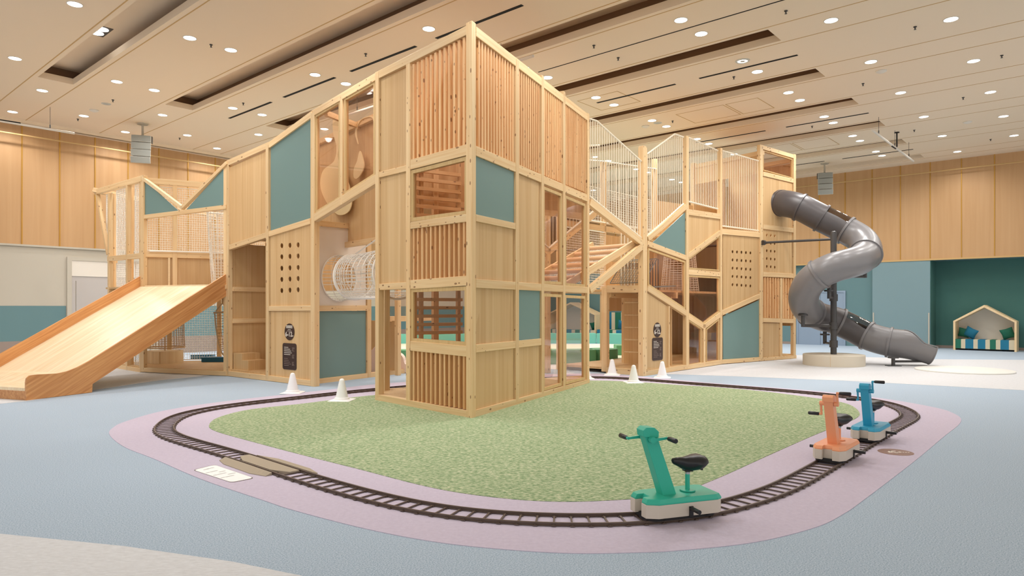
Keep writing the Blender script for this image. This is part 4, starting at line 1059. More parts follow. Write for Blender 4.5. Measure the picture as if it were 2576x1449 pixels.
# rear frames, floors and inner panels of the right block
RB0 = PU.p0+PU.n*2.3; 
fr = [PU.p0, PV.p0, PW.p0, PX.p0, PX.p1]; nn = [PU.n, PV.n, PW.n, PX.n, PX.n]
rear = [f+n_*2.3 for f, n_ in zip(fr, nn)]
rear[4] = PX.p1+PX.n*2.3-PX.u*.1
for i in range(4):
    Q = Plane(rear[i], rear[i+1], raw=True)
    H_ = (3.1, 3.4, 4.6, 5.85)[i]
    panel(rb, Q, [(0.05, (.1, 1.4, .1, .1)[i]), (Q.len-.05, (.1, 1.4, .1, .1)[i]), (Q.len-.05, H_), (.05, H_)], 'ply', uz=True) if i in (1, 2, 3) else net_quad(rb, [Q.W(.05, 3.45), Q.W(Q.len, 3.45), Q.W(Q.len, 2.0), Q.W(.05, 2.0)], .06, .005)
    beamuz(rb, Q, (0, 0), (0, (5.0, 5.3, 5.8, 5.9)[i]), .12, .12, 0, 'post')
    beamuz(rb, Q, (0, 3.55), (Q.len, 3.55), .14, .1, 0); beamuz(rb, Q, (0, .06), (Q.len, .06), .1, .1, 0); beamuz(rb, Q, (0, 1.9), (Q.len, 1.9), .12, .1, 0)
    if i < 2: 
        rods3(rb, Q, [(0.05, 5.1+.2*i), (Q.len, 5.3+.2*i)], [(0.05, 3.7), (Q.len, 3.7)], 14)
        net_quad(rb, [Q.W(.05, 4.6, .1), Q.W(Q.len, 4.6, .1), Q.W(Q.len, 3.7, .1), Q.W(.05, 3.7, .1)], .06, .004)
for zf, (i0, i1) in ((1.85, (0, 5)), (3.5, (2, 5)), (.08, (0, 5))):
    pts = [fr[i]+nn[i]*.1 for i in range(i0, i1)]+[rear[i] for i in range(i1-1, i0-1, -1)]
    b = MB(); b.flat([(p.x, p.y) for p in pts], zf, zf+.05)
    b.build('deck', 'ply', rb)
slats(rb, PW.shift(2.1), (1850, 420), (1905, 428), (1905, 580), (1850, 575), 8, .06, .05)
beam_w(rb, rear[3]+Vector((0, 0, 5.8)), PX.p0+Vector((0, 0, 5.8)), PX.u, .12, .1, 0); beam_w(rb, rear[4]+Vector((0, 0, 5.8)), PX.p1+Vector((0, 0, 5.8)), PX.u, .12, .1, -.1)
Q = Plane(PX.p0+PX.n*.1, rear[3], raw=True); panel(rb, Q, [(0.1, 5.25), (Q.len, 5.25), (Q.len, 5.75), (.1, 5.75)], 'ply', uz=True)
Q = Plane(PX.p1+PX.n*.1, rear[4], raw=True); panel(rb, Q, [(0.1, .95), (Q.len, .95), (Q.len, 5.75), (.1, 5.75)], 'ply', uz=True)
Q = PU.shift(1.1); panel(rb, Q, [(.75, 1.95), (Q.len-.05, 1.95), (Q.len-.05, 3.2), (.75, 3.2)], 'ply', uz=True); beamuz(rb, Q, (0, 2.62), (Q.len, 2.62), .12, .08, -.05)
# steel rods and net seen behind the hexagon windows
b = MB()
for i in range(5): q = PU.px(1640+8*i, 700, .8); b.tube([Vector((q.x, q.y, 1.9)), Vector((q.x, q.y, 3.4))], .014, 6)
b.build('rod_screen', 'rod', rb)
b = MB()
for i in range(6): q = PV.px(1733+6.5*i, 700, 1.2); b.tube([Vector((q.x, q.y, 1.95)), Vector((q.x, q.y, 2.55+.04*i))], .011, 6)
b.build('rod_screen', 'dark_metal', rb)
q = PV.px(1800, 700, 1.0)
net_grid(cone_net(q, 1.9, 3.5, .5, .35), 26, 26, .006).build('net', 'net', rb)

# ---------------- tube slide
tsb = Vector((8.38, 17.6, 0))
ts = thing('tube_slide', tsb, 'grey spiral tube slide winding down from the right climbing block', 'slide')
def pz(x, y, Z): return Vector(((x-CX)*Z/FPX, Z, CAMH+(HOR-y)*Z/FPX))
raw = [(1950, 511, 19.55), (1975, 512, 19.2), (2012, 521, 18.95), (2067, 549, 18.7), (2129, 580, 18.45), (2168, 604, 18.1), (2181, 632, 17.6), (2166, 652, 17.05), (2139, 662, 16.8), (2100, 672, 16.75), (2061, 690, 16.9), (2032, 717, 17.2), (2021, 752, 17.6), (2034, 782, 18.05), (2065, 797, 18.35), (2102, 807, 18.4), (2145, 826, 18.25), (2187, 847, 18.0), (2237, 861, 17.7), (2290, 868, 17.5), (2345, 881, 17.35)]
cp = [pz(*p) for p in raw]
SUB = 8; path = smooth_loop(cp, 4, SUB, closed=False)
RT = .37
frs = []; up = Vector((0, 0, 1))
for i, p in enumerate(path):
    t = (path[min(i+1, len(path)-1)]-path[max(i-1, 0)]).normalized(); a = t.cross(Vector((0, 0, 1))).normalized(); u_ = a.cross(t).normalized(); frs.append((p, a, u_, t))
def tube_part(i0, i1, a0=0, a1=360, r=RT, th=.012, name='tube_section', mat='tube', seg=36, lim=None):
    b = MB(); full = (a1-a0) >= 360; n = seg; rows = []
    for i in range(i0, i1+1):
        p, a, u_, t = frs[i]; row = []
        aa0, aa1 = (a0, a1) if lim is None else lim((i-i0)/(i1-i0))
        for rr in (r, r-th):
            for j in range(n+(0 if full else 1)):
                an = math.radians(aa0+(aa1-aa0)*j/n); row.append(p+(a*math.cos(an)+u_*math.sin(an))*rr)
        rows.append(row)
    k = n if full else n+1
    for q in rows: b.v += [tuple(v) for v in q]
    st = 2*k; F_ = []
    for i in range(len(rows)-1):
        for j in range(n):
            j2 = (j+1) % k if full else j+1
            o_ = i*st; F_ += [(o_+j, o_+st+j, o_+st+j2, o_+j2), (o_+k+j, o_+k+j2, o_+st+k+j2, o_+st+k+j)]
        if not full:
            o_ = i*st; F_ += [(o_, o_+k, o_+st+k, o_+st), (o_+n, o_+st+n, o_+st+k+n, o_+k+n)]
    for o_ in (0, (len(rows)-1)*st):
        for j in range(n):
            j2 = (j+1) % k if full else j+1; F_.append((o_+j, o_+j2, o_+k+j2, o_+k+j))
    b.f = F_; b.mi = [0]*len(F_)
    return b.build(name, mat, ts, smooth=True)
def flange(i, r=RT+.035, w_=.028, mat='tube'):
    p, a, u_, t = frs[i]; b = MB(); secs_ = []
    for (rr, s_) in ((RT-.005, -w_), (r, -w_), (r, w_), (RT-.005, w_)):
        secs_.append([p+t*s_+(a*math.cos(2*math.pi*j/40)+u_*math.sin(2*math.pi*j/40))*rr for j in range(40)])
    b.loft(secs_+[secs_[0]], cap=False); b.build('joint_ring', mat, ts, smooth=True)
def near_i(x, y):
    best = None
    for i, (p, a, u_, t) in enumerate(frs):
        qx = CX+p.x*FPX/p.y; qy = HOR-(p.z-CAMH)*FPX/p.y; d = (qx-x)**2+(qy-y)**2
        if best is None or d < best[0]: best = (d, i)
    return best[1]
j1, j2, j3 = near_i(2011, 520), near_i(2069, 550), near_i(2128, 579); j4 = near_i(2178, 640); j5 = near_i(2061, 690); j6 = near_i(2036, 790); j7 = near_i(2112, 810); j8 = near_i(2183, 846); j9 = near_i(2240, 861); jN = len(frs)-1
jx = near_i(2268, 865)
print('joints', j1, j2, j3, j4, j5, j6, j7, j8, j9, jx, jN)
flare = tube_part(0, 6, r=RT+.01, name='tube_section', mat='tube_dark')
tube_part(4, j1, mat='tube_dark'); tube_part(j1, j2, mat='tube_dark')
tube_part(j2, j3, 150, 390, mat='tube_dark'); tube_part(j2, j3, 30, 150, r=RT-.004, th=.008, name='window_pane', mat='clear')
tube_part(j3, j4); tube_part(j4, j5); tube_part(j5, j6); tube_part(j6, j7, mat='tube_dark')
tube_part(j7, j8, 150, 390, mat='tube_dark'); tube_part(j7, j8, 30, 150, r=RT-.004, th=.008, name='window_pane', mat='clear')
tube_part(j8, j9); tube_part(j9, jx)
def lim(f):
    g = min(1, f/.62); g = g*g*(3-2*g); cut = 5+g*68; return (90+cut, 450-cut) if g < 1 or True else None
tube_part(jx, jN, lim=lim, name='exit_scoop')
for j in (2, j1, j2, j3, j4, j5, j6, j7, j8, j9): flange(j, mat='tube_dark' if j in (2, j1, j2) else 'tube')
# rolled lip of the exit
b = MB(); lp = []
for f in [i/20 for i in range(21)]:
    i = int(round(jx+(jN-jx)*f)); p, a, u_, t = frs[i]; an = math.radians(lim((i-jx)/(jN-jx))[0]); lp.append(p+(a*math.cos(an)+u_*math.sin(an))*(RT-.004))
p, a, u_, t = frs[jN]; l0, l1 = lim(1)
for i in range(1, 25): an = math.radians(l0+(l1-l0)*i/24); lp.append(p+(a*math.cos(an)+u_*math.sin(an))*(RT-.004))
for f in [1-i/20 for i in range(1, 21)]:
    i = int(round(jx+(jN-jx)*f)); p, a, u_, t = frs[i]; an = math.radians(lim((i-jx)/(jN-jx))[1]); lp.append(p+(a*math.cos(an)+u_*math.sin(an))*(RT-.004))
b.tube(lp, .018, 8); b.build('lip', 'tube', ts, smooth=True)
C_ = pz(2097, 800, 17.6)
b = MB(); b.lathe([(.075, .28), (.075, 3.42), (.065, 3.46), (.03, 3.48)], 20, (C_.x, C_.y)); b.build('pole', 'dark_metal', ts, smooth=True)
def arm(z, tgt, r=.035, plate=True):
    b = MB(); b.tube([(C_.x, C_.y, z), (tgt.x, tgt.y, z)], r, 8); b.lathe([(.1, z-.09), (.1, z+.09)], 16, (C_.x, C_.y))
    b.tube([(tgt.x, tgt.y, z-.03), (tgt.x, tgt.y, tgt.z)], .05, 8); b.lathe([(.12, tgt.z-.1), (.12, tgt.z-.06)], 16, (tgt.x, tgt.y)); b.build('support_arm', 'dark_metal', ts)
arm(2.30, Vector((pz(2176, 630, 17.7).x, 17.7, 2.65))); arm(1.02, Vector((pz(2020, 790, 17.6).x, 17.6, 1.38)))
arm(1.75, Vector((pz(2086, 700, 17.2).x, 17.2, 2.0)), .03); arm(.55, Vector((C_.x+.05, 18.2, .85)), .03)
st_ = PW.px(1918, 611, 0); b = MB(); b.tube([st_+Vector((.0, -.05, 0)), Vector((C_.x, C_.y, 3.27))], .032, 10); b.tube([st_-Vector((.02, .07, 0)), st_+Vector((.04, -.04, 0))], .07, 12); b.build('tie_bar', 'dark_metal', ts)
fp = G(2247, 921); b = MB(); b.box(-.16, .16, -.1, .1, 0, .02); b.tube([(0, 0, 0), (0, 0, .22)], .045, 10); b.tube([(-.02, 0, .12), (.82, .05, .12)], .03, 8); b.tube([(.78, .05, .1), (.78, .05, .20)], .035, 8); b.box(-.1, .1, -.08, .08, .2, .24); b.build('foot_stand', 'dark_metal', ts, Matrix.Translation((fp.x, fp.y, 0)))
dm_ = thing('round_plinth', Vector((8.38, 17.6, 0)), 'low round pale wood plinth around the tube slide pole', 'plinth')
b = MB(); b.lathe([(.74, .003), (.74, .27), (.73, .28), (.10, .28)], 56, (C_.x, C_.y)); b.build('drum', 'drum', dm_, smooth=True)
b = MB(); b.box(-.004, .004, -.746, -.738, .01, .27); b.build('seam', 'ply', dm_, Matrix.Translation((C_.x-.38, C_.y+.11, 0)))
b = MB(); mp_ = G(2424, 933); b.lathe([(1.0, .003), (1.0, .03), (.98, .04)], 64, (0, 0)); tag(b.build('landing_mat', 'mat', None, Matrix.Translation((mp_.x, mp_.y, 0)), smooth=True), 'thin round cream landing mat at the tube slide exit', 'mat')

# ================================================================== RAILWAY
tp = [(407.5, 1079.8), (415.3, 1094.3), (448.3, 1108.5), (551, 1137), (648, 1167), (740, 1199), (914.7, 1251), (1089, 1291), (1264, 1309), (1439, 1316), (1596, 1313), (1700, 1305), (1800, 1288), (1949, 1244.3), (2023.6, 1204), (2090, 1166), (2165, 1122), (2241, 1079), (2278, 1061), (2295.7, 1047), (2270, 1030), (2222, 1014.5), (2172.7, 1005.8), (2048, 991.6), (1924, 981), (1800, 971.3), (1728, 966), (1604, 956), (1480, 949.5), (1300, 956), (1130, 966), (1020, 975), (943, 982.5), (850, 991.5), (760, 1002.5), (640, 1015), (551, 1027), (473.5, 1041), (432.7, 1056.5)]
gp = [G(*p) for p in tp]
loop = smooth_loop(gp, 12, 6)
# resample evenly
def resample(lp, ds):
    out = []; n = len(lp); acc = 0; tot = sum((lp[(i+1) % n]-lp[i]).length for i in range(n)); m = int(tot/ds); step = tot/m; nxt = 0; d = 0
    for i in range(n):
        a, c = lp[i], lp[(i+1) % n]; L_ = (c-a).length
        while nxt <= d+L_+1e-9 and len(out) < m: out.append(a.lerp(c, (nxt-d)/L_)); nxt += step
        d += L_
    return out
loop = resample(loop, .122); NL = len(loop)
for _ in range(8): loop = [(loop[i-1]+loop[i]*2+loop[(i+1) % NL])/4 for i in range(NL)]
tan = [(loop[(i+1) % NL]-loop[i-1]).normalized() for i in range(NL)]; nor = [Vector((-t.y, t.x, 0)) for t in tan]
cen = sum(loop, Vector())/NL
sgo = 1 if (nor[0].dot(loop[0]-cen)) > 0 else -1
HG = .105; TZ = .008
rt = thing('railway_track', loop[0], 'dark brown miniature railway track forming a closed loop on the lilac carpet', 'railway track')
for s in (1, -1):
    b = MB(); secs_ = []
    for i in range(NL):
        c = loop[i]+nor[i]*s*HG; nn_ = nor[i]
        prof = [(-.011, TZ), (.011, TZ), (.011, TZ+.005), (.004, TZ+.008), (.004, TZ+.017), (.007, TZ+.019), (.007, TZ+.023), (-.007, TZ+.023), (-.007, TZ+.019), (-.004, TZ+.017), (-.004, TZ+.008), (-.011, TZ+.005)]
        secs_.append([c+nn_*x+Vector((0, 0, z)) for x, z in prof])
    b.loft(secs_+[secs_[0]], cap=False); b.build('rail', 'rail', rt)
slp = MB(); slp.box(-.006, .006, -HG-.02, HG+.02, TZ, TZ+.009); slp.box(-.016, .016, HG+.010, HG+.024, TZ, TZ+.006); slp.box(-.016, .016, -HG-.024, -HG-.010, TZ, TZ+.006); slp.box(-.014, .014, HG-.03, HG-.010, TZ, TZ+.006); slp.box(-.014, .014, -HG+.010, -HG+.03, TZ, TZ+.006)
idx = sorted(range(NL), key=lambda i: loop[i].length); nearest = set(idx[:95]); sp0 = None; rest = MB()
def fmat(p, t, z=0):
    m = Matrix.Identity(4); n_ = Vector((-t.y, t.x, 0))
    for i in range(3): m[i][0] = t[i]; m[i][1] = n_[i]; m[i][2] = (0, 0, 1)[i]; m[i][3] = p[i]
    m[2][3] = z; return m
for i in range(NL):
    m = fmat(loop[i], tan[i])
    if i in nearest:
        if sp0 is None: sp0 = slp.build('sleeper', 'rail', rt, m)
        else: o = sp0.copy(); COL.objects.link(o); o.parent = rt; o.matrix_basis = WM['railway_track'].inverted() @ m
    else: rest.add([tuple(m @ Vector(v)) for v in slp.v], slp.f)
tag(rest.build('sleeper', 'rail', rt), kind='stuff')
# crossing ramp pads
def closest(p): return min(range(NL), key=lambda i: (loop[i]-p).length)
ca_, cb_ = closest(G(605, 1153)), closest(G(735, 1196))
if abs(ca_-cb_) > NL/2: cb_ += NL
i0, i1 = min(ca_, cb_), max(ca_, cb_)
cr = thing('crossing_ramp', loop[((i0+i1)//2) % NL], 'flat taupe rubber crossing pads laid across the railway track', 'ramp')
def strip(f0, f1, o0, o1, z0_, z1_, nm):
    b = MB(); a_ = i0+(i1-i0)*f0; c_ = i0+(i1-i0)*f1; q = []
    N_ = 14
    L_ = []; R__ = []
    for k_ in range(N_+1):
        x = a_+(c_-a_)*k_/N_; i = int(x) % NL; t_ = x-int(x); p = loop[i].lerp(loop[(i+1) % NL], t_); n_ = nor[i]*sgo
        tp_ = min(1, k_/3, (N_-k_)/3)
        oo0 = o0; oo1 = o1 if (o1-o0)*1 else o1
        L_.append((p+n_*o0, z0_)); R__.append((p+n_*(o0+(o1-o0)*(.55+.45*tp_)), z1_))
    for k_ in range(N_):
        vs = [L_[k_][0]+Vector((0, 0, L_[k_][1])), R__[k_][0]+Vector((0, 0, R__[k_][1])), R__[k_+1][0]+Vector((0, 0, R__[k_+1][1])), L_[k_+1][0]+Vector((0, 0, L_[k_+1][1]))]
        vb = [Vector((v.x, v.y, .005)) for v in vs]
        b.add(vs+vb, [(0, 1, 2, 3), (7, 6, 5, 4), (0, 4, 5, 1), (3, 2, 6, 7), (0, 3, 7, 4), (1, 5, 6, 2)])
    b.build(nm, 'ramp', cr)
strip(-.05, .9, HG+.02, HG+.13, .030, .009, 'outer_pad'); strip(.02, 1.0, -HG+.02, HG-.02, .030, .030, 'middle_pad'); strip(.1, 1.15, -HG-.02, -HG-.13, .030, .009, 'inner_pad')

# ---------------- pedal rail trolleys
def trolley(name_col, mat, px, crank, label, facing):
    i = closest(G(*px)); t = tan[i]*facing; p = loop[i]+tan[i]*(G(*px)-loop[i]).dot(tan[i]); m = fmat(p, t); n_ = m
    base = bpy.data.objects.new('rail_trolley', None); put(base, None, m); tag(base, label, 'ride-on rail trolley', 'ride-on rail trolleys')
    Z0 = TZ+.023
    b = MB(); oct_ = lambda x0, x1, hw, ch: [(x0, -hw+ch), (x0+ch, -hw), (x1-ch, -hw), (x1, -hw+ch), (x1, hw-ch), (x1-ch, hw), (x0+ch, hw), (x0, hw-ch)]
    b.flat(oct_(-.27, .27, .125, .04), Z0-.002, Z0+.03); b.build('undercarriage', 'blackm', base, m)
    b = MB()
    for xx in (-.17, .17):
        for s in (-1, 1): b.tube([(xx, s*.10, Z0+.012), (xx, s*.125, Z0+.012)], .014, 14)
    b.build('wheels', 'blackm', base, m)
    body = [(-.29, -.13), (-.25, -.15), (.22, -.15), (.30, -.11), (.30, -.045), (.245, -.045), (.245, .045), (.30, .045), (.30, .11), (.22, .15), (-.25, .15), (-.29, .13)]
    b = MB(); b.flat(body, Z0+.022, Z0+.115); b.build('body', 'cream', base, m, bevel=.004)
    b = MB(); sh = lambda k, z: [(x*k+(-.004), y*(1-(1-k)*1.9), z) for x, y in body]
    b.loft([sh(1.0, Z0+.115), sh(1.0, Z0+.126), sh(.955, Z0+.152)]); b.build('cover', mat, base, m, bevel=.003)
    # leaning column
    b = MB(); c0 = (.07, Z0+.15); c1 = (.225, .61)
    b.loft([[(c0[0]-.055, -.045, c0[1]-.01), (c0[0]+.055, -.045, c0[1]-.01), (c0[0]+.055, .045, c0[1]-.01), (c0[0]-.055, .045, c0[1]-.01)], [(c1[0]-.05, -.041, c1[1]), (c1[0]+.046, -.041, c1[1]), (c1[0]+.046, .041, c1[1]), (c1[0]-.05, .041, c1[1])]]); b.build('column', mat, base, m, bevel=.004)
    b = MB(); b.prism([(c1[0]-.062, c1[1]-.022), (c1[0]+.055, c1[1]-.01), (c1[0]+.06, c1[1]+.035), (c1[0]+.035, c1[1]+.055), (c1[0]-.03, c1[1]+.05), (c1[0]-.065, c1[1]+.02)], -.049, .049); b.build('head', mat, base, m, bevel=.004)
    hx, hz = c1[0]+.0, c1[1]-.03
    for s in (-1, 1):
        an = crank+(0 if s > 0 else math.pi); dx, dz = math.cos(an), math.sin(an)
        b = MB(); b.tube([(hx, s*.045, hz), (hx, s*.085, hz)], .022, 14); b.loft([[(hx+dx*q-dz*ww, s*.068, hz+dz*q+dx*ww), (hx+dx*q+dz*ww, s*.068, hz+dz*q-dx*ww), (hx+dx*q+dz*ww, s*.084, hz+dz*q-dx*ww), (hx+dx*q-dz*ww, s*.084, hz+dz*q+dx*ww)] for q, ww in ((0, .011), (.115, .007))])
        b.tube([(hx+dx*.11, s*.07, hz+dz*.11), (hx+dx*.11, s*.10, hz+dz*.11)], .010, 10); ar = b.build('crank_arm', mat, base, m)
        b = MB(); ex, ez = hx+dx*.11, hz+dz*.11; b.tube([(ex, s*.095, ez), (ex, s*.105, ez), (ex, s*.19, ez), (ex, s*.197, ez)], [.012, .016, .0175, .013], 14); b.build('grip', 'black', base, m, smooth=True)
    sx = -.10
    b = MB(); b.lathe([(.055, Z0+.155), (.055, Z0+.163), (.02, Z0+.165)], 24, (sx, 0)); b.lathe([(.017, Z0+.16), (.017, .305)], 18, (sx, 0)); b.build('seat_post', mat, base, m, smooth=True)
    b = MB(); b.lathe([(.012, .30), (.012, .35)], 14, (sx, 0)); b.lathe([(.019, .305), (.019, .318)], 14, (sx, 0)); b.build('seat_tube', 'steel', base, m, smooth=True)
    # saddle: nose forward
    b = MB(); secs_ = []
    for x, hw, zt, th in ((.140, .006, .462, .012), (.130, .020, .470, .032), (.085, .030, .474, .055), (.04, .044, .474, .078), (-.01, .076, .480, .088), (-.05, .102, .486, .090), (-.085, .104, .487, .084), (-.112, .084, .480, .068), (-.127, .03, .468, .035)):
        row = []
        for j in range(16):
            a_ = 2*math.pi*j/16; cy, cz = math.cos(a_), math.sin(a_); row.append((sx+x-.01, hw*cy*(1 if cz > -.2 else .86), zt-.045-th*.62+th*.62*cz-(.006 if abs(cy) < .25 and cz > 0 else 0)))
        secs_.append(row)
    b.loft(secs_); b.build('saddle', 'black', base, m, smooth=True)
    b = MB(); b.tube([(sx-.095, .03, .345), (sx-.02, .02, .335), (sx+.07, .012, .365)], .006, 6); b.tube([(sx-.095, -.03, .345), (sx-.02, -.02, .335), (sx+.07, -.012, .365)], .006, 6); b.box(sx-.03, sx+.025, -.028, .028, .325, .38); b.tube([(sx-.095, -.04, .34), (sx-.095, .04, .34)], .009, 8); b.build('seat_clamp', 'blackm', base, m)
    for s in (-1, 1):
        b = MB(); b.tube([(-.03, s*.15, Z0+.075), (-.03, s*.255, Z0+.075)], .015, 12); b.box(-.045, -.015, min(s*.148, s*.16), max(s*.148, s*.16), Z0+.02, Z0+.09); b.build('foot_peg', 'black', base, m)
    b = MB(); b.box(.246, .249, -.04, .04, Z0+.03, Z0+.11); b.box(.249, .251, -.008, .008, Z0+.075, Z0+.085); b.box(.249, .251, -.008, .008, Z0+.055, Z0+.065); b.build('coupling_plate', 'cream', base, m)
    return base
def facing_for(px, want):   # pick the direction along the loop that points towards want
    i = closest(G(*px)); return 1 if tan[i].dot(want) > 0 else -1
trolley('green', 't_green', (1695, 1300), math.radians(176), 'green pedal trolley with black saddle, nearest the camera on the track', facing_for((1702, 1297), Vector((-1, 0, 0))))
trolley('orange', 't_orange', (2103, 1158), math.radians(80), 'peach orange pedal trolley with black saddle on the right of the track', facing_for((2103, 1158), Vector((-1, -1, 0))))
trolley('blue', 't_blue', (2190, 1108), math.radians(80), 'blue pedal trolley with black saddle, rearmost behind the peach one', facing_for((2190, 1108), Vector((-1, -1, 0))))

# ---------------- cones
cone0 = None
for (x, y, lb_) in [(736, 989, 'white plastic cone beside the left climbing block signs'), (860, 1008, 'white plastic cone at the left edge of the green carpet'), (1540, 944, 'white plastic cone in the doorway of the right climbing block'), (1594, 963, 'white plastic cone on the track edge, nearest of the right three'), (1666, 951, 'white plastic cone in front of the right climbing block sign'), (1474, 953, 'white plastic cone half hidden behind the glass corner of the tower')]:
    p = G(x, y)
    if cone0 is None:
        t = bpy.data.objects.new('traffic_cone', None); put(t, None, Matrix.Translation((p.x, p.y, .004)))
        b = MB(); b.loft([[(-.175, -.175, 0), (.175, -.175, 0), (.175, .175, 0), (-.175, .175, 0)], [(-.175, -.175, .008), (.175, -.175, .008), (.175, .175, .008), (-.175, .175, .008)], [(-.13, -.13, .022), (.13, -.13, .022), (.13, .13, .022), (-.13, .13, .022)]]); b.build('base', 'cone', t, WM[t.name], bevel=.004)
        b = MB(); b.lathe([(.125, .015), (.115, .045), (.098, .055), (.042, .315), (.036, .335), (.022, .348), (.005, .352)], 28); b.build('cone_body', 'cone', t, WM[t.name], smooth=True); cone0 = t; o = t
    else:
        o = copy_tree(cone0); o.matrix_basis = Matrix.Translation((p.x, p.y, .004)) @ Matrix.Rotation(random.uniform(-.3, .3), 4, 'Z')
    tag(o, lb_, 'cone', 'white cones beside the track')

# ---------------- floor graphics
c4 = [G(487, 1184), G(540, 1171), G(638, 1204), G(582, 1215)]
fsn = thing('floor_notice', c4[0], 'white rectangular notice stuck on the lilac carpet by the crossing ramp', 'floor sign')
def rounded(c4, r, n=5):
    out = []; k = len(c4)
    for i in range(k):
        p = c4[i]; a_ = (c4[i-1]-p).normalized(); b_ = (c4[(i+1) % k]-p).normalized()
        s_, e_ = p+a_*r, p+b_*r
        for j in range(n+1): t = j/n; out.append(s_*(1-t)**2+p*2*t*(1-t)+e_*t*t)
    return out
ce = sum(c4, Vector())/4
b = MB(); b.flat([(p.x, p.y) for p in rounded([ce+(p-ce)*1.035 for p in c4], .05)], .004, .0055); b.build('border', 'sign', fsn)
b = MB(); b.flat([(p.x, p.y) for p in rounded(c4, .05)], .005, .0065); b.build('sheet', 'board', fsn)
ux = (c4[3]-c4[0]+c4[2]-c4[1]).normalized(); uy = (c4[1]-c4[0]+c4[2]-c4[3]).normalized(); o0 = c4[0]
Lx = (c4[3]-c4[0]).length; Ly = (c4[1]-c4[0]).length; b = MB()
m = Matrix.Identity(4)
e1 = (c4[2]-c4[1]).normalized(); e2 = Vector((-e1.y, e1.x, 0)); e2 = e2 if e2.dot(c4[1]-c4[0]) > 0 else -e2
rnd = random.Random(5)
def fp3(f, g): return c4[0].lerp(c4[3], f).lerp(c4[1].lerp(c4[2], f), g)
for (f, g, n_) in ((.12, .3, 4), (.12, .45, 6), (.3, .1, 3), (.3, .3, 6), (.5, .1, 3), (.5, .3, 7), (.7, .1, 3), (.7, .3, 7), (.4, .55, 5), (.6, .6, 6)):
    for k_ in range(n_):
        p = fp3(f+.0, min(.92, g+k_*.055)); b.flat([(p.x-.008, p.y-.006), (p.x+.008, p.y-.006), (p.x+.008, p.y+.006), (p.x-.008, p.y+.006)], .0066, .0072)
b.build('print', 'board_print', fsn)
po = G(2253, 1138.5); fs2 = thing('floor_arrow_sign', po, 'round brown floor sticker with white marks on the lilac carpet', 'floor sign')
b = MB(); b.lathe([(.165, .004), (.165, .006)], 48); b.build('disc', 'oval', fs2, Matrix.Translation((po.x, po.y, 0)))
b = MB()
def quad(cx_, cy_, w_, h_, a_):
    c_, s_ = math.cos(a_), math.sin(a_); b.flat([(cx_+c_*x-s_*y, cy_+s_*x+c_*y) for x, y in ((-w_, -h_), (w_, -h_), (w_, h_), (-w_, h_))], .0062, .0068)
quad(-.05, .02, .035, .010, .9); quad(-.015, .045, .035, .010, .2); quad(-.02, -.01, .03, .012, -.7); quad(-.06, -.03, .022, .009, .3); quad(.0, -.035, .018, .009, .9); quad(.04, .0, .018, .014, .6); quad(.075, .0, .008, .008, 0); quad(.10, .0, .008, .008, 0); quad(.125, .0, .008, .008, 0)
b.build('print', 'sign_print', fs2, Matrix.Translation((po.x, po.y, 0)) @ Matrix.Rotation(-.15, 4, 'Z'))

# ================================================================== BACKGROUND FURNITURE
def nook(c_lo, c_hi, a_front, label, hpk=1.62, eave=1.02, depth=.75):
    m = Matrix.Identity(4); o_ = RM(a_front, c_hi)
    for i in range(3): m[i][0] = -EC[i]; m[i][1] = EA[i]; m[i][2] = (0, 0, 1)[i]; m[i][3] = o_[i]
    W_ = c_hi-c_lo; t = bpy.data.objects.new('house_bench', None); put(t, None, m); tag(t, label, 'bench', 'house-shaped benches')
    out = [(0, .0), (0, eave), (W_/2, hpk), (W_, eave), (W_, 0)]; fr_ = .06
    inn = [(fr_, .0), (fr_, eave-.03), (W_/2, hpk-.085), (W_-fr_, eave-.03), (W_-fr_, 0)]
    b = MB(); b.prism(out+inn[::-1], 0, depth); b.build('house_frame', 'birch', t, m)
    b = MB(); b.prism([(fr_, .0), (fr_, eave-.03), (W_/2, hpk-.085), (W_-fr_, eave-.03), (W_-fr_, 0)], depth-.03, depth); b.build('back_panel', 'offwhite', t, m)
    cols_ = ['c_green', 'c_cream', 'c_blue', 'c_cream', 'c_blue', 'c_cream', 'c_green', 'c_cream', 'c_blue', 'c_cream']; n_ = 10
    ws = [.1, .075, .14, .075, .13, .075, .10, .075, .14, .09]; tot = sum(ws); x = fr_; b = MB()
    mats = ['c_green', 'c_cream', 'c_blue', 'c_cream', 'c_blue', 'c_cream', 'c_blue', 'c_cream', 'c_blue', 'c_cream']; seqm = [1, 0, 2, 0, 2, 0, 1, 0, 2, 0]
    for k_ in range(10):
        w_ = ws[k_]/tot*(W_-2*fr_); b.box(x, x+w_, .02, depth-.03, .06, .38, seqm[k_]); x += w_
    b.build('striped_seat', ['c_cream', 'c_green', 'c_blue'], t, m)
    return m, W_
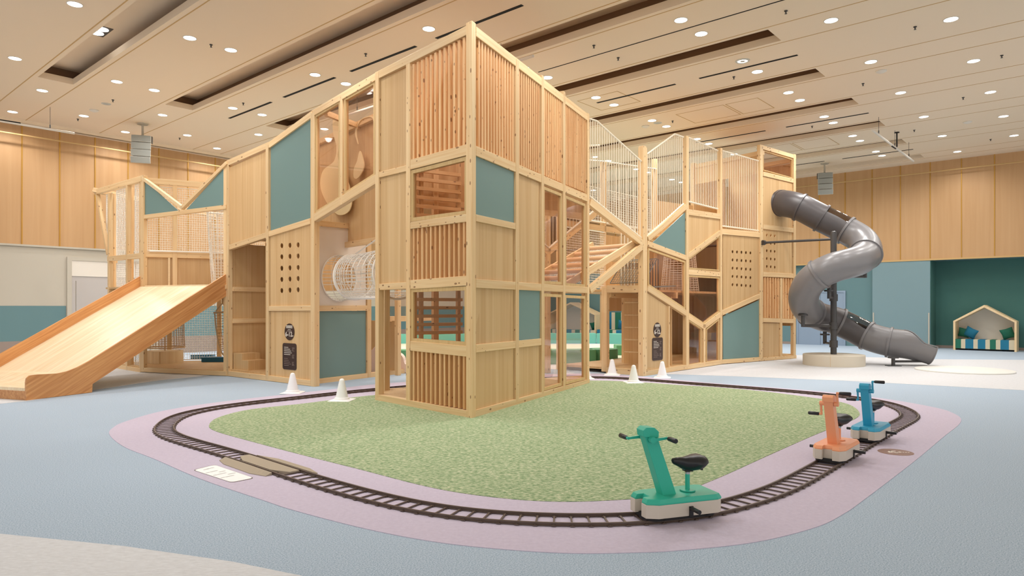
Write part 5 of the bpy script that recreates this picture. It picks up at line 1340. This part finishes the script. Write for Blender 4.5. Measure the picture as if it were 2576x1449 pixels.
def cushion(m, x, y, z, rz, mat, label, s=.2, grp='bench cushions'):
    b = MB(); secs_ = []
    for q, th in ((-1, .01), (-.8, .05), (-.4, .075), (0, .085), (.4, .075), (.8, .05), (1, .01)):
        row = []
        for j in range(20):
            a_ = 2*math.pi*j/20; cx_, cz_ = math.cos(a_), math.sin(a_)
            sq = 1/max(abs(cx_), abs(cz_)); k_ = 1*(1-.12*abs(math.sin(2*a_))**2*0)
            row.append((cx_*sq*s*(1-abs(q)**6*.06)*(.0+1), 0, 0))
        secs_.append(row)
    b = MB(); n = 10; vs = []
    for side in (1, -1):
        for i in range(n+1):
            for j in range(n+1):
                u_, v_ = i/n*2-1, j/n*2-1; bul = (1-u_*u_)*(1-v_*v_); pin = 1-.10*(1-abs(u_)*abs(v_))*(max(abs(u_), abs(v_))**4)
                vs.append((u_*s*pin, side*.085*bul**.5, v_*s*pin))
    fs = []
    for sd_ in (0, 1):
        o_ = sd_*(n+1)**2
        for i in range(n):
            for j in range(n): a_ = o_+i*(n+1)+j; fs.append((a_, a_+1, a_+n+2, a_+n+1))
    b.add(vs, fs); mw = m @ Matrix.Translation((x, y, z)) @ Matrix.Rotation(rz, 4, 'Y') @ Matrix.Rotation(.3, 4, 'X')
    o = b.build('cushion', mat, None, mw, smooth=True); tag(o, label, 'cushion')
m1, W1 = nook(2.28, 4.08, 28.25, 'house-shaped bench with striped seat in the dark green recess', hpk=1.58)
cushion(m1, .25, .5, .60, .2, 'c_green', 'green cushion at the left end of the right-hand house bench', .17)
cushion(m1, .46, .42, .60, .5, 'c_blue', 'blue tilted cushion beside the green one on the right-hand house bench', .19)
cushion(m1, 1.52, .45, .60, -.35, 'c_green', 'green cushion at the right end of the right-hand house bench', .19)
def on_a(x, A0): d = (x-CX)/FPX; s = A0/(d*EA.x+EA.y); return s*(d*EC.x+EC.y)
cA, cB = on_a(1498, 27.4), on_a(1375, 27.4)
m2, W2 = nook(cA, cB, 27.4, 'house-shaped bench seen through the tower glass', hpk=1.75, eave=1.15)
cushion(m2, .5, .45, .58, .3, 'c_green', 'green cushion on the bench seen through the tower glass', .19)
cushion(m2, W2-.4, .45, .58, -.2, 'c_green', 'dark green cushion at the near end of the bench behind the glass', .19)
cC, cD = on_a(1592, 27.4), on_a(1502, 27.4)
# striped wall bench between
m = Matrix.Identity(4); o_ = RM(27.4, cD)
for i in range(3): m[i][0] = -EC[i]; m[i][1] = EA[i]; m[i][2] = (0, 0, 1)[i]; m[i][3] = o_[i]
t = bpy.data.objects.new('striped_bench', None); put(t, None, m); tag(t, 'long striped bench with striped backrest beyond the doorway', 'bench')
Wb = cD-cC; b = MB(); b2 = MB(); x = 0; k_ = 0
while x < Wb:
    w_ = (.34, .2)[k_ % 2]; x1_ = min(Wb, x+w_); q = 0 if k_ % 2 else (1 if k_ % 4 else 2); b.box(x, x1_, 0, .8, .0, .42, q); b2.box(x, x1_, .75, .85, .42, 1.25, q); x = x1_; k_ += 1
b.build('seat', ['c_cream', 'c_green', 'c_blue'], t, m); b2.build('backrest', ['c_cream', 'c_green', 'c_blue'], t, m)
cushion(m, Wb*.55, .5, .62, .35, 'c_blue', 'bright blue cushion on the striped bench beyond the doorway', .24); cushion(m, Wb*.08, .5, .60, .0, 'c_green', 'green cushion at the far end of the striped bench', .2)
# soft play pool behind the tower
pl = thing('soft_play_pool', G(1450, 880), 'large ring of green padded blocks enclosing a pale play area', 'play pool')
def pad(pts, z, mat, name='padded_block'):
    b = MB(); b.flat([(p.x, p.y) for p in pts], .0, z); return b.build(name, mat, pl, bevel=.02)
def wallpad(a, c, th, z, mat):
    a, c = G(*a), G(*c); d = (c-a).normalized(); n_ = Vector((-d.y, d.x, 0)); pad([a, c, c+n_*th, a+n_*th], z, mat)
for a_, c_ in (((930, 868), (1200, 866)), ((1200, 866), (1400, 864)), ((1400, 864), (1500, 864)), ((1500, 864), (1640, 868)), ((1640, 868), (1720, 873))): wallpad(a_, c_, .5, .42, 'pool_teal')
b = MB(); b.flat([(p.x, p.y) for p in [G(930, 905), G(1700, 905), G(1720, 870), G(930, 868)]], .0, .06); b.build('play_mat', 'pool_in', pl)
for a_, c_ in (((905, 918), (1040, 918)), ((1040, 918), (1380, 917)), ((1380, 917), (1500, 916))): wallpad(a_, c_, .55, .38, 'pool_green')
q = G(1515, 912); b = MB(); b.lathe([(.42, 0), (.42, .38)], 32, (q.x, q.y)); b.build('padded_block', 'pool_green', pl, bevel=.02)
q = G(1580, 897); b = MB(); b.box(-.4, .5, -.3, .3, 0, .36); b.build('padded_block', 'pool_green', pl, Matrix.Translation((q.x, q.y, 0)), bevel=.02)
# pink cloud
q = G(962, 942); b = MB(); cl_ = thing('cloud_seat', q, 'pale pink cloud-shaped foam piece behind the tower doorway', 'foam shape')
pts = []
for (cx_, cz_, r_, a0_, a1_) in ((-.35, .25, .25, 180, 90), (-.05, .42, .24, 150, 30), (.28, .28, .18, 80, 0), (.42, .12, .12, 60, -20)):
    for k_ in range(9): a_ = math.radians(a0_+(a1_-a0_)*k_/8); pts.append((cx_+r_*math.cos(a_), cz_+r_*math.sin(a_)))
pts += [(.52, 0.02), (-.6, .02)]
b.prism(pts, -.15, .15); b.build('foam_body', 'cloud', cl_, Matrix.Translation((q.x-.02, q.y+.4, 0)), bevel=.03)
# far partition and a white post seen through the left window
